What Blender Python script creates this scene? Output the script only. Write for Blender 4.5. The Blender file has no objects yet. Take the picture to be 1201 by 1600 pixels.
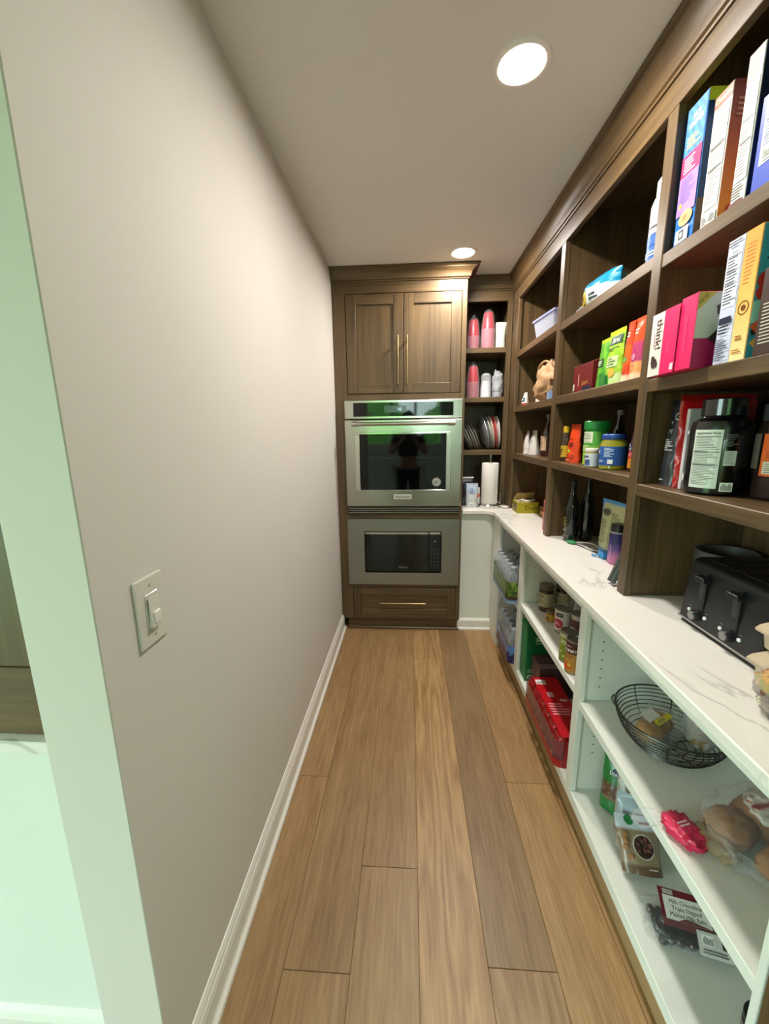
import bpy, bmesh, math, random
from mathutils import Vector, Matrix, noise
PI = math.pi
scene = bpy.context.scene
col = scene.collection
random.seed(7)

# ------------------------------------------------------------------ camera
cam_d = bpy.data.cameras.new('camera')
cam = bpy.data.objects.new('camera', cam_d); col.objects.link(cam)
F_PX, PSI, PITCH, ROLL = 618.97, 0.0640993, 0.1984089, -0.012450
CAM_H = 1.437
fw = Vector((-math.sin(PSI)*math.cos(PITCH), math.cos(PSI)*math.cos(PITCH), -math.sin(PITCH)))
ri = Vector((math.cos(PSI), math.sin(PSI), 0)); up = ri.cross(fw)
r2 = ri*math.cos(ROLL) + up*math.sin(ROLL); u2 = up*math.cos(ROLL) - ri*math.sin(ROLL)
mw = Matrix((r2, u2, -fw)).transposed().to_4x4(); mw.translation = (0, 0, CAM_H)
cam.matrix_world = mw
cam_d.sensor_width = 36; cam_d.lens = F_PX*36/1600; cam_d.clip_start = .01
scene.camera = cam

# ------------------------------------------------------------------ daylight, lamps, exposure
LAMP_STRENGTH = 660.0
LAMP_COLOR = (1.0, .945, .875)
SKY_STRENGTH = 14.0
world = bpy.data.worlds.new('sky'); scene.world = world; world.use_nodes = True
bg = world.node_tree.nodes['Background']
bg.inputs[0].default_value = (.73, 1.0, .93, 1); bg.inputs[1].default_value = SKY_STRENGTH
vs = scene.view_settings
vs.view_transform = 'Standard'; vs.look = 'None'; vs.gamma = 1; vs.use_curve_mapping = False
vs.exposure = 0.0

# ------------------------------------------------------------------ materials
def lin(h):
    if not isinstance(h, str): return tuple(h)
    h = h.lstrip('#'); o = []
    if len(h) == 3: h = ''.join(q*2 for q in h)
    for i in (0, 2, 4):
        c = int(h[i:i+2], 16)/255
        o.append(c/12.92 if c <= .04045 else ((c+.055)/1.055)**2.4)
    return tuple(o)
MATS = {}
def newmat(key):
    m = bpy.data.materials.new(key); m.use_nodes = True
    return m, m.node_tree.nodes, m.node_tree.links, m.node_tree.nodes['Principled BSDF']
def mat(c, rough=.5, metal=0, coat=0, var=.08, scale=40, bump=0, em=0):
    key = 'm_%s_%s_%s_%s_%s_%s_%s' % (c, rough, metal, coat, var, bump, em)
    if key in MATS: return MATS[key]
    m, N, L, P = newmat(key); c4 = (*lin(c), 1)
    if var:
        tc = N.new('ShaderNodeTexCoord'); nz = N.new('ShaderNodeTexNoise'); nz.inputs['Scale'].default_value = scale
        nz.inputs['Detail'].default_value = 3
        mx = N.new('ShaderNodeMix'); mx.data_type = 'RGBA'
        mx.inputs[6].default_value = tuple(v*(1-var) for v in c4[:3])+(1,); mx.inputs[7].default_value = tuple(min(1, v*(1+var)) for v in c4[:3])+(1,)
        L.new(tc.outputs['Object'], nz.inputs['Vector']); L.new(nz.outputs[0], mx.inputs[0]); L.new(mx.outputs[2], P.inputs['Base Color'])
        if bump:
            b = N.new('ShaderNodeBump'); b.inputs['Strength'].default_value = bump; b.inputs['Distance'].default_value = .004
            L.new(nz.outputs[0], b.inputs['Height']); L.new(b.outputs[0], P.inputs['Normal'])
    else: P.inputs['Base Color'].default_value = c4
    P.inputs['Roughness'].default_value = rough; P.inputs['Metallic'].default_value = metal; P.inputs['Coat Weight'].default_value = coat
    if em: P.inputs['Emission Color'].default_value = c4; P.inputs['Emission Strength'].default_value = em
    MATS[key] = m; return m
def wood(key, c1, c2, axis, rough=.45, fine=1.0, tint=False, cathedral=0, broad=.4, knots=False):
    if key in MATS: return MATS[key]
    m, N, L, P = newmat(key)
    tc = N.new('ShaderNodeTexCoord'); oi = N.new('ShaderNodeObjectInfo')
    off = N.new('ShaderNodeVectorMath'); off.operation = 'MULTIPLY_ADD'
    cmb = N.new('ShaderNodeCombineXYZ')
    for i in range(3): L.new(oi.outputs['Random'], cmb.inputs[i])
    off.inputs[1].default_value = (7, 13, 5)
    L.new(cmb.outputs[0], off.inputs[0]); L.new(tc.outputs['Object'], off.inputs[2])
    mp = N.new('ShaderNodeMapping'); s = [60*fine, 60*fine, 60*fine]; s['XYZ'.index(axis)] = (2.2 if not knots else 3.5)*fine
    mp.inputs['Scale'].default_value = s; L.new(off.outputs[0], mp.inputs[0])
    n1 = N.new('ShaderNodeTexNoise'); n1.inputs['Scale'].default_value = 1; n1.inputs['Detail'].default_value = 6; n1.inputs['Roughness'].default_value = .65
    L.new(mp.outputs[0], n1.inputs['Vector'])
    mp2 = N.new('ShaderNodeMapping'); s2 = [7, 7, 7]; s2['XYZ'.index(axis)] = .7
    mp2.inputs['Scale'].default_value = s2; L.new(off.outputs[0], mp2.inputs[0])
    n2 = N.new('ShaderNodeTexNoise'); n2.inputs['Scale'].default_value = 1; n2.inputs['Detail'].default_value = 3
    L.new(mp2.outputs[0], n2.inputs['Vector'])
    if cathedral:
        # growth rings: contour lines of the broad noise
        mm = N.new('ShaderNodeMath'); mm.operation = 'MULTIPLY'; mm.inputs[1].default_value = cathedral; L.new(n2.outputs[0], mm.inputs[0])
        fr = N.new('ShaderNodeMath'); fr.operation = 'PINGPONG'; fr.inputs[1].default_value = 1; L.new(mm.outputs[0], fr.inputs[0])
        src2 = fr.outputs[0]
    else: src2 = n2.outputs[0]
    ad = N.new('ShaderNodeMix'); ad.data_type = 'FLOAT'; ad.inputs[0].default_value = broad
    L.new(n1.outputs[0], ad.inputs[2]); L.new(src2, ad.inputs[3])
    rp = N.new('ShaderNodeValToRGB'); rp.color_ramp.elements[0].position = .3; rp.color_ramp.elements[1].position = .72
    rp.color_ramp.elements[0].color = (*lin(c1), 1); rp.color_ramp.elements[1].color = (*lin(c2), 1)
    L.new(ad.outputs[0], rp.inputs[0]); out = rp.outputs[0]
    if knots:
        mk = N.new('ShaderNodeMapping'); mk.inputs['Scale'].default_value = (3.1, 1.05, 3); L.new(tc.outputs['Object'], mk.inputs[0])
        vo = N.new('ShaderNodeTexVoronoi'); vo.inputs['Scale'].default_value = 1; L.new(mk.outputs[0], vo.inputs['Vector'])
        kr = N.new('ShaderNodeMapRange'); kr.inputs[1].default_value = .012; kr.inputs[2].default_value = .05; kr.inputs[3].default_value = .75; kr.inputs[4].default_value = 0; L.new(vo.outputs['Distance'], kr.inputs[0])
        kx = N.new('ShaderNodeMix'); kx.data_type = 'RGBA'; kx.inputs[7].default_value = (*lin('#4a3220'), 1); L.new(kr.outputs[0], kx.inputs[0]); L.new(out, kx.inputs[6]); out = kx.outputs[2]
    if tint:
        mx = N.new('ShaderNodeMix'); mx.data_type = 'RGBA'; mx.blend_type = 'MULTIPLY'; mx.inputs[0].default_value = 1
        L.new(out, mx.inputs[6]); L.new(oi.outputs['Color'], mx.inputs[7]); out = mx.outputs[2]
    L.new(out, P.inputs['Base Color']); P.inputs['Roughness'].default_value = rough
    b = N.new('ShaderNodeBump'); b.inputs['Strength'].default_value = .15; b.inputs['Distance'].default_value = .002
    L.new(n1.outputs[0], b.inputs['Height']); L.new(b.outputs[0], P.inputs['Normal'])
    MATS[key] = m; return m
OAK1, OAK2 = '#382a1a', '#735a38'
def oak(ax): return wood('oak_'+ax, OAK1, OAK2, ax, .42)
FLOORW = wood('floor_oak', '#84643f', '#a98a60', 'Y', .42, 2.0, True, 9, .14, True)
FLOORC = wood('floor_oak_cathedral', '#84643f', '#a98a60', 'Y', .42, 2.0, True, 22, .30, True)
TOEW = wood('toe_oak', '#8f7250', '#b3966d', 'Y', .5, .8)
def marble():
    m, N, L, P = newmat('marble'); tc = N.new('ShaderNodeTexCoord')
    n0 = N.new('ShaderNodeTexNoise'); n0.inputs['Scale'].default_value = 2.2; n0.inputs['Detail'].default_value = 5; n0.inputs['Roughness'].default_value = .6; n0.inputs['Distortion'].default_value = .9
    mp = N.new('ShaderNodeMapping'); mp.inputs['Scale'].default_value = (1.3, .8, 1); mp.inputs['Rotation'].default_value = (0, 0, .5)
    L.new(tc.outputs['Object'], mp.inputs[0]); L.new(mp.outputs[0], n0.inputs['Vector'])
    a = N.new('ShaderNodeMath'); a.operation = 'SUBTRACT'; a.inputs[1].default_value = .5; L.new(n0.outputs[0], a.inputs[0])
    b = N.new('ShaderNodeMath'); b.operation = 'ABSOLUTE'; L.new(a.outputs[0], b.inputs[0])
    rp = N.new('ShaderNodeValToRGB'); e = rp.color_ramp.elements
    e[0].position = 0; e[0].color = (*lin('#c4c0ba'), 1); e[1].position = .022; e[1].color = (*lin('#e9e5de'), 1)
    e2 = e.new(.012); e2.color = (*lin('#dcd8d1'), 1)
    n3 = N.new('ShaderNodeTexNoise'); n3.inputs['Scale'].default_value = 3; L.new(tc.outputs['Object'], n3.inputs['Vector'])
    rp2 = N.new('ShaderNodeValToRGB'); rp2.color_ramp.elements[0].position = .47; rp2.color_ramp.elements[1].position = .6
    L.new(n3.outputs[0], rp2.inputs[0])
    mx = N.new('ShaderNodeMix'); mx.data_type = 'RGBA'; mx.inputs[6].default_value = (*lin('#e9e5de'), 1)
    L.new(rp2.outputs[0], mx.inputs[0]); L.new(b.outputs[0], rp.inputs[0]); L.new(rp.outputs[0], mx.inputs[7])
    L.new(mx.outputs[2], P.inputs['Base Color']); P.inputs['Roughness'].default_value = .22
    return m
MARBLE = marble()
def steelmat(key, c, rough, ax):
    m, N, L, P = newmat(key); tc = N.new('ShaderNodeTexCoord'); mp = N.new('ShaderNodeMapping')
    s = [400, 400, 400]; s['XYZ'.index(ax)] = 2; mp.inputs['Scale'].default_value = s
    nz = N.new('ShaderNodeTexNoise'); nz.inputs['Scale'].default_value = 1; L.new(tc.outputs['Object'], mp.inputs[0]); L.new(mp.outputs[0], nz.inputs['Vector'])
    mr = N.new('ShaderNodeMapRange'); mr.inputs[3].default_value = rough-.06; mr.inputs[4].default_value = rough+.06
    L.new(nz.outputs[0], mr.inputs[0]); L.new(mr.outputs[0], P.inputs['Roughness'])
    P.inputs['Base Color'].default_value = (*lin(c), 1); P.inputs['Metallic'].default_value = 1
    P.inputs['Anisotropic'].default_value = .2
    return m
STEEL = steelmat('brushed_steel', '#b3aea6', .2, 'X')
STEEL_D = steelmat('dark_brushed_steel', '#979590', .33, 'X')
CHROME = steelmat('polished_steel', '#cfccc6', .14, 'X')
BRASS = mat('#b09a6e', .3, 1)
BLACKGLASS = mat('#050505', .04, 0, 0, 0); BLACKGLASS.node_tree.nodes['Principled BSDF'].inputs['Specular IOR Level'].default_value = .4
WHITEPAINT = mat('#dfe2da', .45, 0, 0, .02, 5)
TRIM = mat('#e6e2da', .4, 0, 0, .02, 5)
def filmmat(key, c, alpha, rough=.12, bump=.5, scale=60, edge=.5):
    m, N, L, P = newmat(key); out = N['Material Output']
    tc = N.new('ShaderNodeTexCoord'); nz = N.new('ShaderNodeTexNoise'); nz.inputs['Scale'].default_value = scale; nz.inputs['Detail'].default_value = 3
    nz.inputs['Distortion'].default_value = 1
    L.new(tc.outputs['Object'], nz.inputs['Vector'])
    b = N.new('ShaderNodeBump'); b.inputs['Strength'].default_value = bump; b.inputs['Distance'].default_value = .006; L.new(nz.outputs[0], b.inputs['Height'])
    P.inputs['Base Color'].default_value = (*lin(c), 1); P.inputs['Roughness'].default_value = rough; L.new(b.outputs[0], P.inputs['Normal'])
    P.inputs['Specular IOR Level'].default_value = .8
    tr = N.new('ShaderNodeBsdfTransparent'); mx = N.new('ShaderNodeMixShader')
    lw = N.new('ShaderNodeLayerWeight'); lw.inputs[0].default_value = .25; L.new(b.outputs[0], lw.inputs['Normal'])
    mr = N.new('ShaderNodeMapRange'); mr.inputs[3].default_value = alpha; mr.inputs[4].default_value = min(1, alpha+edge)
    L.new(lw.outputs['Facing'], mr.inputs[0]); L.new(mr.outputs[0], mx.inputs[0]); L.new(tr.outputs[0], mx.inputs[1]); L.new(P.outputs[0], mx.inputs[2]); L.new(mx.outputs[0], out.inputs[0])
    return m
FILM = filmmat('clear_film', '#dfe3e6', .05, .1, .9, 45, .35)
FILM2 = filmmat('cloudy_film', '#d5d9de', .28)
CLEARPL = filmmat('clear_plastic', '#c9cede', .35, .15, .1, 20)
DARKGLASS = mat('#0c0f0a', .05, 0, .5, 0)
def printmat(key, rough, coat=0, bump=.25, scale=50):
    m, N, L, P = newmat(key); at = N.new('ShaderNodeAttribute'); at.attribute_name = 'Col'
    L.new(at.outputs['Color'], P.inputs['Base Color']); P.inputs['Roughness'].default_value = rough; P.inputs['Coat Weight'].default_value = coat
    tc = N.new('ShaderNodeTexCoord'); nz = N.new('ShaderNodeTexNoise'); nz.inputs['Scale'].default_value = scale; nz.inputs['Detail'].default_value = 4
    L.new(tc.outputs['Object'], nz.inputs['Vector']); b = N.new('ShaderNodeBump'); b.inputs['Strength'].default_value = bump; b.inputs['Distance'].default_value = .004
    L.new(nz.outputs[0], b.inputs['Height']); L.new(b.outputs[0], P.inputs['Normal']); return m
PRINT = printmat('printed_film', .3, .2); PRINTM = printmat('printed_card', .5, 0, .03)

# ------------------------------------------------------------------ mesh helpers
class MB:
    def __init__(s): s.v = []; s.f = []; s.m = []; s.c = None
    def add(s, vs, fs, mi=0):
        o = len(s.v); s.v += [tuple(p) for p in vs]
        for f in fs: s.f.append([i+o for i in f]); s.m.append(mi)
        return s
    def box(s, x0, x1, y0, y1, z0, z1, mi=0):
        vs = [(x, y, z) for z in (z0, z1) for y in (y0, y1) for x in (x0, x1)]
        return s.add(vs, [(0, 2, 3, 1), (4, 5, 7, 6), (0, 1, 5, 4), (2, 6, 7, 3), (0, 4, 6, 2), (1, 3, 7, 5)], mi)
    def prism(s, pts, ext, fn, mi=0):
        # pts: 2-D outline; ext: (a, b) along third axis; fn(p, q, t) -> xyz
        n = len(pts); vs = [fn(p, q, ext[0]) for p, q in pts]+[fn(p, q, ext[1]) for p, q in pts]
        fs = [tuple(range(n))[::-1], tuple(range(n, 2*n))]+[(i, (i+1) % n, n+(i+1) % n, n+i) for i in range(n)]
        return s.add(vs, fs, mi)
    def lathe(s, prof, n=24, cx=0, cy=0, cz=0, mi=0, sx=1, sy=1):
        vs = []; fs = []; k = len(prof)
        for i in range(n):
            a = 2*PI*i/n
            for r, z in prof: vs.append((cx+sx*r*math.cos(a), cy+sy*r*math.sin(a), cz+z))
        for i in range(n):
            j = (i+1) % n
            for q in range(k-1):
                fs.append((i*k+q, j*k+q, j*k+q+1, i*k+q+1))
        fs.append(tuple(i*k for i in range(n))[::-1]); fs.append(tuple(i*k+k-1 for i in range(n)))
        return s.add(vs, fs, mi)
    def tube(s, pts, r, n=6, closed=False, mi=0):
        P = [Vector(p) for p in pts]; k = len(P); vs = []; fs = []; prev = None
        for i, p in enumerate(P):
            a = P[(i-1) % k] if closed or i else p; b = P[(i+1) % k] if closed or i < k-1 else p
            t = (b-a).normalized()
            if prev is None:
                prev = t.orthogonal().normalized()
            x = (prev-t*prev.dot(t)); x = x.normalized() if x.length > 1e-6 else t.orthogonal().normalized(); prev = x; y = t.cross(x)
            for j in range(n):
                an = 2*PI*j/n; vs.append(p+x*(r*math.cos(an))+y*(r*math.sin(an)))
        for i in range(k if closed else k-1):
            for j in range(n):
                a, b = i*n+j, i*n+(j+1) % n; c, d = ((i+1) % k)*n+(j+1) % n, ((i+1) % k)*n+j
                fs.append((a, b, c, d))
        if not closed: fs.append(tuple(range(n))[::-1]); fs.append(tuple((k-1)*n+j for j in range(n)))
        return s.add(vs, fs, mi)
def link(name, me, parent=None):
    o = bpy.data.objects.new(name, me); col.objects.link(o); o.parent = parent; return o
def obj(name, mb, mats, parent=None, world=False, bev=0, smooth=False, cols=None, seg=1):
    off = Vector((0, 0, 0))
    if world and parent is not None:
        p = parent
        while p is not None: off += p.location; p = p.parent
    me = bpy.data.meshes.new(name)
    me.from_pydata([tuple(Vector(v)-off) for v in mb.v], [], mb.f)
    if not isinstance(mats, (list, tuple)): mats = [mats]
    for m in mats: me.materials.append(m)
    me.polygons.foreach_set('material_index', mb.m)
    if cols is not None:
        ca = me.color_attributes.new('Col', 'FLOAT_COLOR', 'POINT')
        ca.data.foreach_set('color', [c for t in cols for c in (*t, 1)])
    bm = bmesh.new(); bm.from_mesh(me)
    bmesh.ops.recalc_face_normals(bm, faces=bm.faces)
    if bev: bmesh.ops.bevel(bm, geom=[e for e in bm.edges if len(e.link_faces) == 2 and e.calc_face_angle(0) > .5], offset=bev, segments=seg, profile=.5, affect='EDGES', clamp_overlap=True)
    if smooth:
        for f in bm.faces: f.smooth = True
        for e in bm.edges:
            if len(e.link_faces) == 2 and e.calc_face_angle(0) > (smooth if smooth is not True else .7): e.smooth = False
    bm.to_mesh(me); bm.free()
    return link(name, me, parent)
def bx(name, x0, x1, y0, y1, z0, z1, m, parent=None, world=True, bev=.0015):
    return obj(name, MB().box(x0, x1, y0, y1, z0, z1), m, parent, world, bev)
def tag(o, label=None, cat=None, group=None, kind=None):
    if label: o['label'] = label
    if cat: o['category'] = cat
    if group: o['group'] = group
    if kind: o['kind'] = kind
    return o
def thing(name, label, cat, loc=(0, 0, 0), rz=0, group=None, rx=0, ry=0):
    o = link(name, None); o.location = loc; o.rotation_euler = (rx, ry, rz); o.empty_display_size = .05
    return tag(o, label, cat, group)
A = -PI/2   # an object whose front looks into the aisle

# ------------------------------------------------------------------ print on surfaces
class Fr:
    def __init__(s, parent, fn, nu=6): s.p = parent; s.fn = fn; s.k = 0; s.nu = nu
    def off(s): s.k += 1; return .0004+.0003*s.k
def planar(parent, o, u, v, n):
    o, u, v, n = Vector(o), Vector(u), Vector(v), Vector(n)
    return Fr(parent, lambda a, b, c: o+u*a+v*b+n*c, 1)
def cyl(parent, R, z0=0, a0=0, cx=0, cy=0):
    return Fr(parent, lambda a, b, c: Vector((cx+(R+c)*math.sin(a/R+a0), cy-(R+c)*math.cos(a/R+a0), z0+b)))
def panel(fr, u0, v0, u1, v1, c, name='printed_panel', nu=1, nv=1, rough=.45):
    k = fr.off(); mb = MB(); nu = max(nu, fr.nu); nv = max(nv, 4 if fr.nu > 1 else 1)
    vs = [fr.fn(u0+(u1-u0)*i/nu, v0+(v1-v0)*j/nv, k) for j in range(nv+1) for i in range(nu+1)]
    mb.add(vs, [(j*(nu+1)+i, j*(nu+1)+i+1, (j+1)*(nu+1)+i+1, (j+1)*(nu+1)+i) for j in range(nv) for i in range(nu)])
    if callable(c):
        cs = [lin(c(i/nu, j/nv)) for j in range(nv+1) for i in range(nu+1)]
        return obj(name, mb, PRINTM, fr.p, cols=cs)
    return obj(name, mb, mat(c, rough), fr.p)
def poly(fr, pts, c, name='printed_shape'):
    k = fr.off()
    if fr.nu <= 1: return obj(name, MB().add([fr.fn(u, v, k) for u, v in pts], [tuple(range(len(pts)))]), mat(c), fr.p)
    n = len(pts); cu = sum(p[0] for p in pts)/n; cv = sum(p[1] for p in pts)/n; vs = [fr.fn(cu, cv, k)]; fs = []
    for q in (1, 2, 3): vs += [fr.fn(cu+(u-cu)*q/3, cv+(v-cv)*q/3, k) for u, v in pts]
    for i in range(n):
        j = (i+1) % n; fs.append((0, 1+i, 1+j)); fs += [(1+q*n+i, 1+(q+1)*n+i, 1+(q+1)*n+j, 1+q*n+j) for q in (0, 1)]
    return obj(name, MB().add(vs, fs), mat(c), fr.p)
def disc(fr, u, v, r, c, name='printed_disc', n=16, ry=None):
    return poly(fr, [(u+r*math.cos(2*PI*i/n), v+(ry or r)*math.sin(2*PI*i/n)) for i in range(n)], c, name)
def ring(fr, u, v, r, w, c, name='printed_ring', n=20):
    k = fr.off(); vs = []
    for i in range(n):
        a = 2*PI*i/n
        for q in (r, r-w): vs.append(fr.fn(u+q*math.cos(a), v+q*math.sin(a), k))
    return obj(name, MB().add(vs, [(2*i, 2*((i+1) % n), 2*((i+1) % n)+1, 2*i+1) for i in range(n)]), mat(c), fr.p)
def text(fr, s, u, v, size, c, rot=0, sx=1.0, bold=0, name='lettering'):
    cu = bpy.data.curves.new('t', 'FONT'); cu.body = s; cu.size = size; cu.align_x = 'CENTER'; cu.align_y = 'CENTER'; cu.resolution_u = 2; cu.offset = bold*size
    o = bpy.data.objects.new('t', cu); me = bpy.data.meshes.new_from_object(o)
    k = fr.off(); cr, sr = math.cos(rot), math.sin(rot)
    vs = []
    for w in me.vertices:
        x, y = w.co.x*sx, w.co.y; vs.append(fr.fn(u+x*cr-y*sr, v+x*sr+y*cr, k))
    mb = MB().add(vs, [tuple(p.vertices) for p in me.polygons])
    bpy.data.objects.remove(o); bpy.data.meshes.remove(me); bpy.data.curves.remove(cu)
    return obj(name, mb, mat(c, .5, 0, 0, 0), fr.p)
def fine(fr, u0, v0, u1, v1, n, c, name='fine_print', fill=.5, vert=False):
    k = fr.off(); mb = MB(); rnd = random.Random(int((u0+v1)*9999)+n)
    for i in range(n):
        t0 = (i+.5-fill/2)/n; t1 = (i+.5+fill/2)/n; L = rnd.uniform(.55, 1)
        if vert: a, b, e, f = u0+(u1-u0)*t0, v0, u0+(u1-u0)*t1, v0+(v1-v0)*L
        else: a, b, e, f = u0, v1-(v1-v0)*t1, u0+(u1-u0)*L, v1-(v1-v0)*t0
        q = fr.nu; xs = [a+(e-a)*j/q for j in range(q+1)]
        mb.add([fr.fn(x, y, k) for y in (b, f) for x in xs], [(j, j+1, q+2+j, q+1+j) for j in range(q)])
    return obj(name, mb, mat(c, .5, 0, 0, 0), fr.p)
def barcode(fr, u0, v0, u1, v1):
    panel(fr, u0, v0, u1, v1, '#f0efe8', 'barcode_label'); d = (u1-u0)*.08; fine(fr, u0+d, v0+d, u1-d, v1-d, 9, '#101010', 'barcode', .5, True)
def facts(fr, u0, v0, u1, v1, title='', n=14, c='#ece9df', t='#232323'):
    panel(fr, u0, v0, u1, v1, c, 'facts_label'); h = v1-v0; w = u1-u0
    if title: text(fr, title, (u0+u1)/2, v1-h*.06, w*.15, t, 0, .8, .01)
    fine(fr, u0+w*.06, v0+h*.05, u1-w*.06, v1-h*.12, n, t, 'fine_print', .3)
    for q in (.88, .62, .4): panel(fr, u0+w*.05, v0+h*q, u1-w*.05, v0+h*q+h*.012, t, 'rule')

# ------------------------------------------------------------------ package builders
def carton(name, label, cat, loc, rz, w, d, h, cols, group=None, tilt=0):
    t = thing(name, label, cat, loc, rz, group, tilt)
    mb = MB(); x, y = w/2, d/2
    V = [(a, b, c) for c in (0, h) for b in (-y, y) for a in (-x, x)]
    fs = {'B': (0, 2, 3, 1), 'T': (4, 5, 7, 6), 'F': (0, 1, 5, 4), 'K': (2, 6, 7, 3), 'L': (0, 4, 6, 2), 'R': (1, 3, 7, 5)}
    uniq = []; mi = []
    for k in 'BTFKLR':
        c = cols.get(k, cols['F'])
        if c not in uniq: uniq.append(c)
        mi.append(uniq.index(c))
    mb.v = V; mb.f = [list(fs[k]) for k in 'BTFKLR']; mb.m = mi
    obj('carton', mb, [mat(c, .45) for c in uniq], t, bev=.0012)
    fr = {'F': planar(t, (-x, -y, 0), (1, 0, 0), (0, 0, 1), (0, -1, 0)), 'R': planar(t, (x, -y, 0), (0, 1, 0), (0, 0, 1), (1, 0, 0)),
          'L': planar(t, (-x, y, 0), (0, -1, 0), (0, 0, 1), (-1, 0, 0)), 'T': planar(t, (-x, -y, h), (1, 0, 0), (0, 1, 0), (0, 0, 1))}
    return t, fr
def acarton(name, label, cat, X, y0, y1, z, h, d, cols, group=None):
    # carton whose front stands at x = X and spans y0..y1
    return carton(name, label, cat, (X+d/2, (y0+y1)/2, z), A, y1-y0, d, h, cols, group)
def pouch(name, label, cat, loc, rz, w, h, d, paint, group=None, lean=0, pillow=False, wr=.004, nu=16, nv=22, matl=None, seed=1, ry=0, part='pouch'):
    loc = (loc[0], loc[1], loc[2]+abs(math.sin(lean))*d*.5)   # a leaning pouch rests on its back edge
    t = thing(name, label, cat, loc, rz, group, lean, ry)
    def g(s):
        if pillow: return max(.03, math.sin(PI*min(max(s, .02), .98)))**(.55 if pillow is True else pillow)
        return .04+.96*max(0, math.cos(PI/2*min(1, s/.92)))**.7 if s < .92 else .04
    def th(u, v):
        s = v/h; q = min(1, abs(2*u/w))
        e = (1-q**2.4)**.6 if q < 1 else 0
        return d/2*e*g(s)+.0006
    def fn(side):
        def f(u, v, c):
            wob = noise.noise(Vector((u*38+seed*3.1, v*26, seed*1.7+side)))*wr+noise.noise(Vector((u*90, v*70, seed+5)))*wr*.4
            q = max(0, 1-abs(2*u/w)**6); e = g(v/h)
            return Vector((u*(1-.05*e)+.5*wob*(1-q), side*(th(u, v)+c)+wob*q*min(1, e+.25), v))
        return f
    mb = MB(); cs = []
    for side in (-1, 1):
        f = fn(side); vs = []
        for j in range(nv+1):
            for i in range(nu+1):
                u = w*(i/nu-.5); v = h*j/nv; vs.append(f(u, v, 0)); cs.append(lin(paint(i/nu, j/nv, side)))
        mb.add(vs, [(j*(nu+1)+i, j*(nu+1)+i+1, (j+1)*(nu+1)+i+1, (j+1)*(nu+1)+i) for j in range(nv) for i in range(nu)])
    n1 = (nu+1)*(nv+1)
    for i in range(nu): mb.add([], []); mb.f.append([i, i+1, n1+i+1, n1+i]); mb.m.append(0)
    for i in range(nu): mb.f.append([nv*(nu+1)+i, nv*(nu+1)+i+1, n1+nv*(nu+1)+i+1, n1+nv*(nu+1)+i]); mb.m.append(0)
    for j in range(nv):
        for i in (0, nu): mb.f.append([j*(nu+1)+i, (j+1)*(nu+1)+i, n1+(j+1)*(nu+1)+i, n1+j*(nu+1)+i]); mb.m.append(0)
    obj(part, mb, matl or PRINT, t, smooth=1.2, cols=cs)
    return t, Fr(t, fn(-1))
def blob(name, mb_r, m, parent, seed, amp, freq, nu=24, nv=14, pw=2.4, cols=None, loc=(0, 0, 0)):
    rx, ry, rz = mb_r; mb = MB(); cs = []
    def se(c, p): return math.copysign(abs(c)**(2/p), c)
    vs = []
    for j in range(nv+1):
        b = -PI/2+PI*j/nv
        for i in range(nu):
            a = 2*PI*i/nu; cb = max(1e-3, math.cos(b)); d = Vector((se(math.cos(a), pw)*cb**(2/pw), se(math.sin(a), pw)*cb**(2/pw), se(math.sin(b), pw)))
            k = 1+amp*noise.noise(d*freq+Vector((seed*4.3, seed, 0)))+.4*amp*noise.noise(d*freq*2.7+Vector((seed, 9, 2)))
            p = Vector((loc[0]+d.x*rx*k, loc[1]+d.y*ry*k, max(loc[2]-rz, loc[2]+d.z*rz*k))); vs.append(p)
            cs.append(lin(cols(i/nu, j/nv)) if cols else (1, 1, 1))
    fs = [(j*nu+i, j*nu+(i+1) % nu, (j+1)*nu+(i+1) % nu, (j+1)*nu+i) for j in range(nv) for i in range(nu)]
    mb.add(vs, fs)
    return obj(name, mb, m, parent, smooth=1.4, cols=cs if cols else None)
def lat(name, prof, m, parent, n=24, **k): return obj(name, MB().lathe(prof, n, **k), m, parent, smooth=.6)
def jar(name, label, cat, loc, R, H, body, lid, lidcol, group=None, lid_h=.02, lab=None, labz=(.15, .75), bodym=None, metal=0, neck=.85, rz=0):
    # straight jar: body, lid, paper label band; returns thing and label frame
    t = thing(name, label, cat, loc, A+rz, group); b = H-lid_h
    lat('jar_body', [(R*.9, 0), (R, .006), (R, b*.86), (R*neck, b*.97), (R*neck, b)], bodym or mat(body, .15, 0, .6), t)
    lat('lid', [(R*lid*.97, b-.001), (R*lid, b+.003), (R*lid, H-.003), (R*lid*.94, H)], mat(lidcol, .35, metal), t)
    if lab:
        z0, z1 = H*labz[0], H*labz[1]; mb = MB(); n = 24
        lat('paper_label', [(R+.0006, z0), (R+.0006, z1)], mat(lab, .5), t, 32) if False else None
        vs = [((R+.0007)*math.cos(2*PI*i/n), (R+.0007)*math.sin(2*PI*i/n), z) for z in (z0, z1) for i in range(n)]
        obj('paper_label', mb.add(vs, [(i, (i+1) % n, n+(i+1) % n, n+i) for i in range(n)]), mat(lab, .5), t, smooth=True)
        return t, cyl(t, R+.0007, z0)
    return t, cyl(t, R, 0)
def bottle(name, label, cat, loc, prof, m, parts, group=None, rz=0):
    t = thing(name, label, cat, loc, A+rz, group); lat('bottle_body', prof, m, t)
    for nm, pr, mm in parts: lat(nm, pr, mm, t)
    return t

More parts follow.
